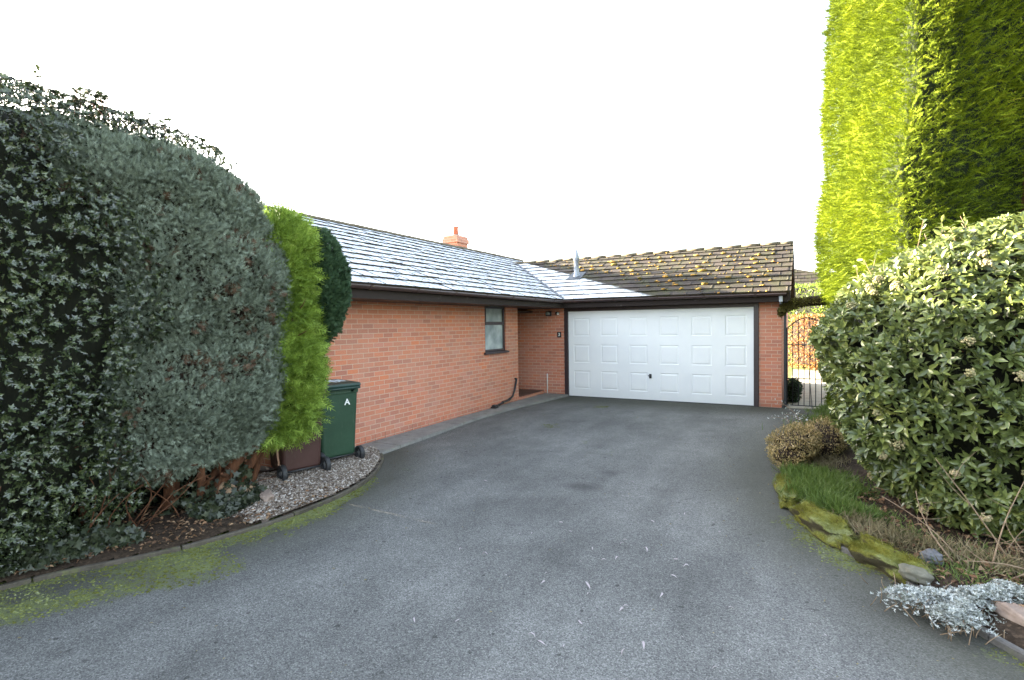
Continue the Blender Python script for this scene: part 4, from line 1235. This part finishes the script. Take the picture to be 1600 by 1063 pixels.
fo.location = (0, 0, 0)
def reparent(o, par, world=True):
    o.parent = par; o.matrix_parent_inverse = Matrix.Translation(-par.location)
reparent(fo, Hh)
# loose shoots above the clipped top
def shoots(name, par, base, n, hmin, hmax, T, size, mat, twig, leaves=9):
    bm = BM(); P = []; D = []
    for p in base:
        h = random.uniform(hmin, hmax); d = Vector((random.gauss(0, .35), random.gauss(0, .35), 1)).normalized()
        q = Vector(p); tube(bm, [q - d * .1, q + d * h * .5, q + d * h + Vector((random.gauss(0, .02), random.gauss(0, .02), 0))], [.004, .003, .0015], 5)
        for k in range(leaves):
            P.append(q + d * h * (.1 + .9 * k / (leaves - 1))); D.append(Vector((random.gauss(0, 1), random.gauss(0, 1), random.uniform(.0, .9))))
    tw = build("twigs", bm, twig, par); tw.matrix_parent_inverse = Matrix.Translation(-par.location)
    P = np.array([p[:] for p in P]); D = np.array([d[:] for d in D])
    V, F = place(T, P, D, rnd(len(P)) + np.array([0, 0, 1]), size * (.7 + .6 * RNG.random(len(P))))
    VV, FF, mi = join([(V, F, 0)]); o = np_mesh(name, VV, FF, mat, None, mi); reparent(o, par)
shoots("shoots", Hh, [(random.uniform(-.9, .0), random.uniform(-11.3, -9.5), random.uniform(3.70, 3.85)) for _ in range(70)], 0, .03, .17, HOL, .055, M['holly'], M['bark'])
bm = BM()
for k in range(7):
    a = (-.55 + random.uniform(-.1, .25), -10.2 - k * .42 + random.uniform(-.1, .1), .0)
    branch(bm, a, (a[0] + random.uniform(-.1, .35), a[1] + random.uniform(-.3, .3), 1.8), .035, .015, .12, 8, 7, 3)
tr = build("trunk", bm, M['bark'], None); reparent(tr, Hh)

# blue cypress
o1 = (-.2, -9.35, 0)
Bc = tree("blue_cypress", "large clipped blue grey cypress between the holly and the golden conifer", "conifer", o1)
rows = [(.42, -.40, -9.45, .40, .60), (.62, -.25, -9.42, .62, .80), (1.0, -.28, -9.34, .72, .86), (1.6, -.30, -9.30, .74, .92), (2.2, -.30, -9.28, .74, .96), (2.7, -.32, -9.32, .72, 1.0), (3.05, -.33, -9.48, .70, .98), (3.35, -.38, -9.66, .58, .88), (3.56, -.44, -9.85, .40, .66)]
bb = body(rows, p=2.8, amp=.10, nscale=1.8, seed=6, amp2=.075)
def deadbits(V, F, P, N):
    p, n_ = sample(V, F, 4500); k = vnoise(p, 4, 91) + .5 * vnoise(p, 9.2, 92) > .42; p, n_ = p[k] - n_[k] * .04, n_[k]
    return [(*place(SPR3, p, n_ + rnd(len(p)) * .5, n_ + rnd(len(p)), .07 + .04 * RNG.random(len(p))), 1)]
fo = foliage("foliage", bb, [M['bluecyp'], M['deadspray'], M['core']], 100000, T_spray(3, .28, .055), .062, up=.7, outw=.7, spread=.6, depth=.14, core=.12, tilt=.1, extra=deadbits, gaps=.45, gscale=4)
reparent(fo, Bc)
bm = BM()
for a, b, r_ in (((-.25, -9.25, 0), (.25, -8.75, .95), .075), ((-.35, -9.5, 0), (-.1, -9.3, 1.6), .08), ((-.15, -9.35, .0), (.2, -9.5, .8), .05), ((-.3, -9.2, .1), (.05, -8.75, 1.3), .05)):
    branch(bm, a, b, r_, r_ * .5, .08, 9, 8, 4)
tr = build("trunk", bm, M['bark'], None); reparent(tr, Bc)

# golden cypress
o2 = (-.05, -8.6, 0)
Gc = tree("golden_cypress", "bright yellow green cypress overhanging the wheelie bins", "conifer", o2)
rows = [(.62, .12, -8.50, .12, .15), (.80, .10, -8.44, .27, .28), (1.0, .06, -8.43, .31, .31), (1.3, .03, -8.40, .31, .31), (1.6, .02, -8.35, .31, .31), (1.9, -.02, -8.34, .30, .30), (2.4, -.03, -8.30, .29, .29), (2.8, -.03, -8.27, .28, .28), (3.08, -.05, -8.26, .14, .14), (3.16, -.05, -8.26, .05, .05)]
gb = body(rows, p=2.2, amp=.09, nscale=3, seed=9, amp2=.05)
fo = foliage("foliage", gb, [M['golden'], M['core']], 10500, T_spray(5, .26, .035), .19, up=.2, outw=1.0, spread=.48, depth=.22, core=.15, tilt=.1, gaps=.5, gscale=5)
reparent(fo, Gc)
bm = BM(); branch(bm, (-.15, -8.95, 0), (.1, -8.4, 1.1), .06, .03, .05, 9, 8, 4); branch(bm, (.1, -8.4, 1.1), (0, -8.3, 2.7), .03, .01, .05, 9, 6, 3)
tr = build("trunk", bm, M['bark'], None); reparent(tr, Gc)

# dark cypress behind it
o3 = (-.2, -8.65, 0)
Dc = tree("dark_cypress", "small clipped dark green cypress behind the golden conifer against the roof", "conifer", o3)
rows = [(1.55, .05, -7.98, .10, .10), (1.8, .06, -7.92, .20, .20), (2.2, .06, -7.88, .29, .30), (2.55, .05, -7.87, .30, .30), (2.85, .04, -7.87, .23, .23), (3.0, .03, -7.87, .08, .08)]
db = body(rows, p=2.2, amp=.03, nscale=3, seed=12, amp2=.02)
fo = foliage("foliage", db, [M['darkcyp'], M['core_green']], 6500, SPR3, .062, up=.7, outw=.8, spread=.4, depth=.06, core=.07, tilt=.15)
reparent(fo, Dc)
bm = BM(); branch(bm, (-.22, -8.7, 0), (-.05, -8.25, 1.2), .04, .03, .03, 8, 7); branch(bm, (-.05, -8.25, 1.2), (.05, -7.88, 2.5), .03, .012, .04, 8, 6)
tr = build("trunk", bm, M['bark'], None); reparent(tr, Dc)

FN = tree("sun_blocking_fence", "added dark brown boarded fence, unseen behind the left hedge, blocking the low sun", "fence", (-2.0, -8.1, 0))  # fence added out of view to keep low sun off the drive
bm = BM(); y = -8.1
while y > -9.9: box(bm, -2.02, -2.0, y - .146, y, .04, 1.8 + random.uniform(-.006, .006)); y -= .15
t_ = build("boards", bm, M['fascia'], None); reparent(t_, FN)
for y in (-8.15, -9.0, -9.85):
    bm = BM(); box(bm, -1.999, -1.92, y - .04, y + .04, 0, 1.85); t_ = build("post", bm, M['fascia'], None); reparent(t_, FN)
bm = BM(); box(bm, -1.998, -1.96, -9.80, -8.2, 1.5, 1.56); t_ = build("rail", bm, M['fascia'], None); reparent(t_, FN)
Us = tree("dark_shrub", "added dark evergreen shrub, unseen behind the blue grey cypress, blocking the low sun", "shrub", (-1.1, -9.4, 0))  # shrub added to stop sun leaking through beneath the hedge
usb = body([(.05, -1.05, -9.55, .55, 1.0), (.4, -1.05, -9.55, .75, 1.15), (1.2, -1.1, -9.5, .8, 1.2), (1.9, -1.2, -9.4, .7, 1.1), (2.3, -1.2, -9.4, .4, .8)], nv=40, p=3, amp=.1, nscale=2, seed=61)
fo = foliage("foliage", usb, [M['ivy'], M['core_green']], 5000, LEAF, .07, depth=.1, core=.12); reparent(fo, Us)
usb = None
# ivy at the hedge foot and up the trunks
e = tree("ivy", "trailing dark ivy growing up the base of the left hedge", "ivy", (-.1, -9.9, 0))
n = 5600
tt = RNG.random(n)
yy = -11.2 + 2.35 * tt; xx = np.interp(yy, [-11.3, -10.2, -9.3, -8.8], [.02, .30, .44, .26]) - np.abs(RNG.normal(0, .22, n)) + .04
zz = .08 + np.abs(RNG.normal(0, .26, n)) * np.interp(yy, [-11.3, -9.8, -8.9], [1.0, .6, .6]) * np.where(xx > .1, .35, 1)
P = np.stack([xx, yy, zz], -1)
k = vnoise(P, 3.2, 55) > -.35; P = P[k]; n = len(P)
V, F = place(T_ivy(), P, rnd(n) * .7 + np.array([.5, -.3, -.4]), rnd(n) * .5 + np.array([1, -.6, .5]), .035 + .045 * RNG.random(n))
VV, FF, mi = join([(V, F, 0)]); o = np_mesh("leaves", VV, FF, M['ivy'], None, mi); reparent(o, e)
bm = BM()
for k in range(26):
    a = Vector((random.uniform(-.3, .15), random.uniform(-11.2, -9), .08)); b = a + Vector((random.uniform(-.1, .35), random.uniform(-.5, .5), random.uniform(.05, .7)))
    branch(bm, a, b, .006, .003, .12, 6, 5)
tw = build("stems", bm, M['bark'], None); reparent(tw, e)

# ================================================================== RIGHT SIDE
# tall leyland hedge
o4 = (7.8, -1.5, 0)
Lh = tree("tall_cypress_hedge", "towering clipped leyland cypress hedge beside the garage, sunlit on its left side", "hedge", o4)
rows = [(.1, 7.82, -1.85, 1.80, 2.45), (2.0, 7.80, -1.85, 1.82, 2.5), (2.7, 7.68, -1.85, 1.88, 2.5), (3.6, 7.64, -1.9, 1.93, 2.5), (4.3, 7.66, -1.9, 1.80, 2.5), (7, 7.66, -1.9, 1.76, 2.42), (9.2, 7.70, -1.9, 1.65, 2.3), (9.7, 7.8, -1.9, 1.2, 1.8)]
lb = body(rows, nu=96, nv=110, p=16, amp=.09, nscale=1.0, seed=21, amp2=.05, yaw=math.radians(9.0))
lb[0][:, 1] += .62 * (lb[0][:, 0] - 6.1)       # the near face turns away to the right
LS = T_spray(4, .17, .034)
def fine(V, F, P, N):
    p, n_ = sample(V, F, 60000); k = (n_[:, 0] < -.5); p, n_ = p[k], n_[k]
    return [(*place(LS, p - n_ * .03, n_ + rnd(len(p)) * .35 + np.array([0, -.2, -.25]), n_ * .2 + rnd(len(p)) * .6, .07 + .05 * RNG.random(len(p))), 0)]
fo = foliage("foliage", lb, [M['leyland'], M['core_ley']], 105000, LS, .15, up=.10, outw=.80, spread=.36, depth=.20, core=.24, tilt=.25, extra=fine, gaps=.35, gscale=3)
reparent(fo, Lh)
bm = BM()
for k in range(4): branch(bm, (7.6 + .1 * k, -3.4 + k * 1.1, 0), (7.8, -3.4 + k * 1.1, 8.5), .13, .03, .1, 10, 8)
tr = build("trunk", bm, M['bark'], None); reparent(tr, Lh)

# viburnum
o5 = (6.9, -6.0, 0)
Vb = tree("viburnum_shrub", "big evergreen viburnum with cream bud clusters on the right verge, its top in sun", "shrub", o5)
rows = [(.14, 6.70, -5.95, .70, 1.1), (.35, 6.66, -5.9, 1.0, 1.35), (.8, 6.63, -5.85, 1.22, 1.52), (1.3, 6.62, -5.82, 1.30, 1.60), (1.8, 6.66, -5.82, 1.30, 1.58), (2.1, 6.76, -5.82, 1.20, 1.45), (2.35, 6.92, -5.87, 1.00, 1.25), (2.55, 7.1, -5.9, .72, .95), (2.68, 7.2, -5.95, .40, .6)]
vb = body([(z, x + .08, y, a, b) for z, x, y, a, b in rows], p=2.4, amp=.16, nscale=1.5, seed=31, amp2=.12)
def vros(V, F, P, N):
    n = 4200; p, n_ = sample(V, F, n); p = p + n_ * .015; out = []
    ax = nrm(n_ + .5 * rnd(n) + np.array([0, 0, .35])); u = nrm(np.cross(ax, rnd(n))); v = np.cross(ax, u)
    for k in range(6):
        a = k * math.pi / 3 + RNG.random(n) * .6
        d = ax * (.35 + .3 * (k % 2)) + u * np.cos(a)[:, None] + v * np.sin(a)[:, None]
        out.append((*place(LEAF, p + ax * (.015 * (k % 2)), d, ax + .3 * rnd(n), .06 + .04 * RNG.random(n)), 0))
    return out
fo = foliage("foliage", vb, [M['vib'], M['core_green']], 15000, LEAF, .082, up=.2, outw=.6, spread=.7, depth=.20, core=.22, extra=vros, gaps=.6, gscale=3)
reparent(fo, Vb)
shoots("shoots", Vb, [(random.uniform(6.2, 7.6), random.uniform(-7.0, -5.0), random.uniform(2.35, 2.58)) for _ in range(38)] + [(random.uniform(5.7, 6.3), random.uniform(-6.6, -5.2), random.uniform(2.0, 2.3)) for _ in range(22)], 0, .08, .30, LEAF, .075, M['vib'], M['twig'], 8)
bm = BM()
for k in range(9):
    a = (6.6 + random.uniform(-.3, .4), -6 + random.uniform(-.5, .5), .05); b = (a[0] + random.uniform(-.7, .7), a[1] + random.uniform(-.9, .7), random.uniform(1.3, 2.3))
    branch(bm, a, b, .03, .01, .15, 8, 7, 3)
tr = build("stems", bm, M['bark'], None); reparent(tr, Vb)
# cream bud clusters at places over its face
def bud_cluster(c_, n_, r):
    n = 60; d = nrm(rnd(n) + np.array(n_) * 1.4); P = np.array(c_) + d * r * (.5 + .5 * RNG.random(n))[:, None]
    v = IV[None] * (.006 + .005 * RNG.random((n, 1, 1))) + P[:, None, :]
    f = IF[None] + (np.arange(n) * len(IV))[:, None, None]
    o = np_mesh("flower_cluster", v.reshape(-1, 3), [f.reshape(-1, 3)], M['vibflower']); reparent(o, Vb)
bp, bn = sample(vb[0], vb[1], 400)
to = nrm(np.array(CAMP)[None] - bp); vis = ((bn * to).sum(1) > .15) & (bp[:, 2] > .3); bp, bn = bp[vis], bn[vis]
for k in range(34): bud_cluster(bp[k] + bn[k] * .06, bn[k] + np.array([0, 0, .6]), random.uniform(.035, .06))

# green grass, dry grass
def tuft(name, label, centers, n, h, mat, kind="stuff", cat="grass", spread=.14, lean=.5, z=.1):
    c_ = np.array(centers); i = RNG.integers(0, len(c_), n)
    P = np.zeros((n, 3)); P[:, :2] = c_[i, :2] + RNG.normal(0, 1, (n, 2)) * (c_[i, 2:3] if c_.shape[1] > 2 else spread); P[:, 2] = z
    D = np.concatenate([RNG.normal(0, lean, (n, 2)), np.ones((n, 1))], 1)
    V, F = place(T_blade(), P, D, rnd(n), h * (.5 + .8 * RNG.random(n)))
    VV, FF, mi = join([(V, F, 0)]); return tag(np_mesh(name, VV, FF, mat, None, mi), label, cat, kind=kind)
tuft("grass", "lush green grass tuft growing behind the mossy edging stones", [(5.28, -6.05, .12), (5.35, -6.4, .13), (5.5, -6.15, .14), (5.22, -5.7, .10), (5.45, -6.75, .09), (5.42, -5.8, .12), (5.6, -6.9, .08)], 7500, .12, M['grass'], lean=.85)
tuft("grass", "thin grass along the far edge of the verge by the gate", [(5.6, -1.0, .16), (5.5, -1.8, .16), (5.45, -2.6, .2), (5.4, -3.3, .2), (5.8, -2.0, .2), (5.7, -.5, .12)], 4200, .10, M['grass'])
tuft("dry_grass", "bleached dry grass between the mossy stones and the viburnum", [(5.75, -7.35, .10), (5.9, -7.45, .10), (5.62, -7.15, .08), (6.15, -7.55, .12), (5.35, -5.3, .12), (5.4, -4.9, .12), (6.4, -7.6, .12), (6.7, -7.7, .15)], 2600, .11, M['drygrass'], lean=.9)
tuft("grass", "short green weeds under the front of the viburnum", [(5.95, -7.2, .12), (6.3, -7.5, .15), (6.15, -7.9, .12), (6.7, -8.0, .18), (5.75, -6.9, .1)], 1500, .07, M['grass'], lean=.8)
# bare twigs at the foot of the viburnum
tw = tree("bare_twigs", "bare brown twigs arching out at the lower right of the viburnum", "twigs", (6.5, -7.4, 0))
bm = BM()
for a, b in (((6.5, -7.55, .1), (6.05, -7.62, .82)), ((6.35, -7.7, .1), (6.62, -7.42, .75)), ((6.2, -7.6, .1), (5.75, -7.45, .45)), ((6.6, -7.7, .12), (6.15, -7.95, .22)), ((6.7, -7.6, .1), (6.9, -7.9, .5)), ((6.15, -7.75, .1), (5.95, -7.55, .55)), ((6.4, -7.85, .1), (6.8, -7.75, .35))):
    branch(bm, a, b, .006, .0025, .06, 8, 5, 2)
for k in range(14):
    a = (random.uniform(6.0, 7.0), random.uniform(-7.9, -7.2), random.uniform(.1, .2)); branch(bm, a, (a[0] + random.uniform(-.4, .3), a[1] + random.uniform(-.3, .3), random.uniform(.12, .45)), .004, .0015, .05, 5, 5)
t_ = build("stems", bm, M['twig'], None); reparent(t_, tw)

# gold-brown shrub spilling over the verge
Gs = tree("variegated_shrub", "low gold and brown leaved shrub spilling over the verge edge onto the drive", "shrub", (5.15, -4.9, 0))
rows = [(.05, 5.08, -5.0, .16, .5), (.14, 5.06, -5.0, .24, .62), (.26, 5.1, -4.95, .27, .64), (.38, 5.14, -4.85, .22, .54), (.46, 5.2, -4.75, .12, .38)]
gsb = body(rows, nv=40, p=2.2, amp=.09, nscale=4, seed=41, amp2=.05)
fo = foliage("foliage", gsb, [M['goldshrub'], M['core']], 6500, LEAF, .026, up=.4, outw=.7, spread=.7, depth=.10, core=.09, gaps=.5, gscale=8)
reparent(fo, Gs)
rows = [(.08, 5.42, -4.3, .2, .5), (.2, 5.42, -4.2, .28, .6), (.36, 5.45, -4.1, .25, .55), (.46, 5.48, -4.05, .12, .3)]
gsb2 = body(rows, nv=40, p=2.2, amp=.09, nscale=4, seed=42, amp2=.05)
fo = foliage("foliage", gsb2, [M['goldshrub'], M['core']], 4200, LEAF, .026, up=.4, outw=.7, spread=.7, depth=.10, core=.09, gaps=.5, gscale=8)
reparent(fo, Gs)
bm = BM()
for k in range(16): branch(bm, (5.1 + random.uniform(-.1, .2), -4.9 + random.uniform(-.3, .3), .05), (5.1 + random.uniform(-.25, .3), -4.9 + random.uniform(-.6, .6), random.uniform(.3, .55)), .006, .002, .05, 6, 5)
t_ = build("stems", bm, M['twig'], None); reparent(t_, Gs)
# frosty cotoneaster sprig
Ct = tree("cotoneaster_sprig", "thin arching twigs with small pale frosted leaves above the variegated shrub", "twigs", (5.3, -3.9, 0))
bm = BM(); P = []
for a, b in (((5.35, -3.9, .1), (4.85, -3.55, .62)), ((5.3, -3.9, .1), (4.80, -3.85, .42)), ((5.35, -3.8, .1), (5.12, -3.5, .45)), ((5.35, -3.95, .1), (4.98, -4.0, .5))):
    A, B_ = Vector(a), Vector(b); pts_ = [A.lerp(B_, i / 8) + Vector((0, 0, .12 * math.sin(math.pi * i / 8))) for i in range(9)]
    tube(bm, pts_, [.005 - .0004 * i for i in range(9)], 5)
    for i in range(3, 9):
        for q in range(4): P.append(pts_[i] + Vector((random.gauss(0, .02), random.gauss(0, .02), random.gauss(0, .02))))
t_ = build("stems", bm, M['twig'], None); reparent(t_, Ct)
P = np.array([p[:] for p in P]); V, F = place(LEAF, P, rnd(len(P)), rnd(len(P)) + np.array([0, 0, 1]), .03 + .012 * RNG.random(len(P)))
VV, FF, mi = join([(V, F, 0)]); o = np_mesh("leaves", VV, FF, M['silver'], None, mi); reparent(o, Ct)

# silver ground-cover plant
Sp = tree("silver_plant", "low mat of silvery white leaves growing at the verge edge", "plant", (5.95, -8.35, 0))
n = 2700
cs = np.array([(5.80, -8.40, .12), (5.93, -8.35, .13), (6.02, -8.52, .12), (6.10, -8.30, .13), (6.22, -8.22, .12), (6.35, -8.1, .10), (5.95, -8.60, .08), (6.45, -8.35, .08)])
i = RNG.integers(0, len(cs) - 1, n); P = np.zeros((n, 3)); P[:, :2] = cs[i, :2] + RNG.normal(0, .54, (n, 2)) * cs[i, 2:3]
r_ = np.min(np.linalg.norm(P[:, None, :2] - cs[None, :, :2], axis=-1), 1); P[:, 2] = .07 + .10 * np.clip(1 - (r_ / .16) ** 2, 0, 1) * RNG.random(n) ** .5 + .03 * vnoise(P, 9, 2)
parts = []
ax = nrm(rnd(n) * .45 + np.array([0, 0, 1])); u = nrm(np.cross(ax, rnd(n))); v = np.cross(ax, u)
for k in range(7):
    a = k * 2 * math.pi / 7 + RNG.random(n) * .4
    parts.append((*place(LEAFN, P, ax * (.5 + .3 * (k % 2)) + u * np.cos(a)[:, None] + v * np.sin(a)[:, None], ax, .011 + .011 * RNG.random(n)), 0))
VV, FF, mi = join(parts); o = np_mesh("leaves", VV, FF, M['silver'], None, mi); reparent(o, Sp)
bm = BM()
for k in range(120):
    q = cs[random.randrange(len(cs) - 1)]; a = (q[0] + random.gauss(0, .08), q[1] + random.gauss(0, .08), .03)
    branch(bm, a, (a[0] + random.gauss(0, .05), a[1] + random.gauss(0, .05), random.uniform(.08, .15)), .003, .002, .01, 3, 4)
t_ = build("stems", bm, M['twig'], None); reparent(t_, Sp)

# ================================================================== BEYOND THE GATE
Bh = tree("beech_hedge", "sunlit coppery orange beech hedge seen through the side gate", "hedge", (6, 8.6, 0))
bhb = body([(.1, 6.2, 8.9, 1.9, .45), (.6, 6.2, 8.9, 2.0, .5), (1.5, 6.2, 8.9, 2.0, .5), (2.0, 6.2, 8.9, 1.9, .4)], p=6, amp=.08, nscale=3, seed=51, yaw=math.radians(-48))
fo = foliage("foliage", bhb, [M['beech'], M['core']], 8000, LEAF, .075, up=.1, outw=.6, spread=.8, depth=.15, core=.2, gaps=.6, gscale=4); reparent(fo, Bh)
Lr = tree("laurel_hedge", "bright yellow green hedge rising behind the coppery beech", "hedge", (6, 10.2, 0))
lrb = body([(.1, 6.6, 10.3, 3.0, .7), (1, 6.6, 10.3, 3.0, .7), (2.7, 6.6, 10.3, 3.0, .65), (3.2, 6.6, 10.3, 2.7, .4)], p=6, amp=.15, nscale=2, seed=52, yaw=math.radians(-42))
fo = foliage("foliage", lrb, [M['laurel'], M['core_green']], 11000, LEAF, .10, up=.2, outw=.6, spread=.7, depth=.15, core=.2, gaps=.4); reparent(fo, Lr)
Ds = tree("dark_shrub", "small dark evergreen in shade behind the left side of the gate", "shrub", (5.0, 1.2, 0))
dsb = body([(.0, 5.0, 1.0, .10, .25), (.2, 5.0, 1.0, .15, .32), (.42, 5.0, 1.0, .13, .3), (.52, 5.0, 1.0, .05, .15)], nv=30, p=2.4, amp=.03, nscale=5, seed=53)
fo = foliage("foliage", dsb, [M['darkcyp'], M['core_green']], 1400, LEAF, .04, depth=.05, core=.05); reparent(fo, Ds)
bpy.context.view_layer.update()
# neighbour's bungalow
N_ = empty("neighbouring_house", (10.2, 22, 0)); tag(N_, "distant grey tiled roof of a neighbour's house seen past the garage gable", "house")
bm = BM(); box(bm, -5.6, 5.6, -3.7, 3.7, -.05, 3.0); build("wall", bm, M['brick'], N_, uv=True)
bm = BM()
slab(bm, [(-6.0, -4.1, 2.9), (6.0, -4.1, 2.9), (6.0, 0, 5.6), (-6.0, 0, 5.6)], .1); slab(bm, [(-6.0, 0, 5.6), (6.0, 0, 5.6), (6.0, 4.1, 2.9), (-6.0, 4.1, 2.9)], .1)
nr_ = build("roof", bm, M['lead'], N_)
tiles("roof_tiles", (-6.0, -4.15, 2.9), (1, 0, 0), None, Vector((0, 4.1, 2.7)).normalized()[:], 12.0, 15, 4.95 / 15, M['tile'], nr_, [], seed=8)
bm = BM(); box(bm, -3, -1.4, -3.76, -3.70, 1.0, 2.2); wn_ = build("window", bm, M['frame'], N_); bm = BM(); box(bm, -2.9, -1.5, -3.775, -3.761, 1.1, 2.1); build("pane", bm, M['glass'], wn_)

# ================================================================== FALLEN LEAVES ON THE DRIVE
random.seed(21)
TV, TF = T_leaf(.22, .10)
leafm = []
for q in range(4):
    V = TV.copy(); V[:, 2] += [.1, .25, -.05, .18][q] * np.sin(V[:, 0] * 3.1) ; V[:, 1] += [.08, -.1, .05, 0][q] * np.sin(V[:, 0] * 3.1); V[:, 0] -= .5
    VV, FF, mi = join([(V, TF, 0)]); o = np_mesh("tmp", VV, FF, M['paleleaf'], None, mi); leafm.append(o.data); bpy.data.objects.remove(o)
spots = [(3.9, -9.75), (3.82, -9.72), (4.02, -9.45), (4.2, -9.2), (4.34, -9.62), (4.42, -9.52), (4.30, -9.95), (4.5, -9.9), (4.4, -10.2), (3.6, -9.1), (3.9, -9.0), (3.95, -8.5), (3.9, -8.2), (4.1, -8.25), (4.35, -8.3), (4.4, -8.6), (4.38, -8.9), (4.45, -8.4), (4.0, -7.6), (5.5, -9.9), (3.1, -9.9), (3.0, -8.9)]
for k in range(58):
    if k < len(spots): x, y = spots[k]
    else: x, y = random.gauss(4.2, .9), random.gauss(-9.0, 1.1)
    o = bpy.data.objects.new("fallen_leaf", leafm[k % 4]); COL.objects.link(o)
    s = random.uniform(.05, .08) if k < len(spots) else random.uniform(.02, .05)
    o.scale = (s, s, s); o.location = (x, y, .012); o.rotation_euler = (random.gauss(0, .25), random.gauss(0, .15), random.uniform(0, 6.28))
    tag(o, "narrow pale dried leaf lying on the grey asphalt", "leaf", "pale leaves fallen on the drive")
mp, ms_ = MOSSP; n = len(mp)
ico = IV[None] * (1 + .3 * RNG.normal(size=(n, len(IV), 1))) * ((.003 + .008 * RNG.random(n) ** 2) * (.6 + .6 * ms_))[:, None, None] * np.array([1.2, 1.1, .7]) + mp[:, None, :]
M['drivemoss'] = leaf_mat("cushion_moss", [(0, (.05, .05, .015)), (.4, (.11, .115, .025)), (.75, (.17, .19, .07)), (1, (.28, .30, .18))], .95, .1, .1, 1.6, .4)
tag(np_mesh("moss", ico.reshape(-1, 3), [(IF[None] + (np.arange(n) * len(IV))[:, None, None]).reshape(-1, 3)], M['drivemoss']), "yellow green moss creeping along both edges of the drive", "moss", kind="stuff")
# crumbs of litter: tiny bits nobody could count
n = 5200
Q = np.stack([RNG.uniform(-.2, 7.5, n), RNG.uniform(-12, -.3, n)], -1)
wgt = .08 + np.exp(-pdist(Q, RKs) / .5) * 1.0 + .5 * np.exp(-pdist(Q, LKs) / .35); Q = Q[RNG.random(n) < wgt]; n = len(Q)
P = np.concatenate([Q, np.full((n, 1), .009)], 1)
V, F = place(T_leaf(.5, .2), P, rnd(n) * np.array([1, 1, .1]), rnd(n) * .3 + np.array([0, 0, 1]), .008 + .02 * RNG.random(n) ** 2)
VV, FF, mi = join([(V, F, 0)]); tag(np_mesh("drive_litter", VV, FF, M['drygrass'], None, mi), "crumbs of dead leaf and seed scattered over the asphalt", "leaf litter", kind="stuff")
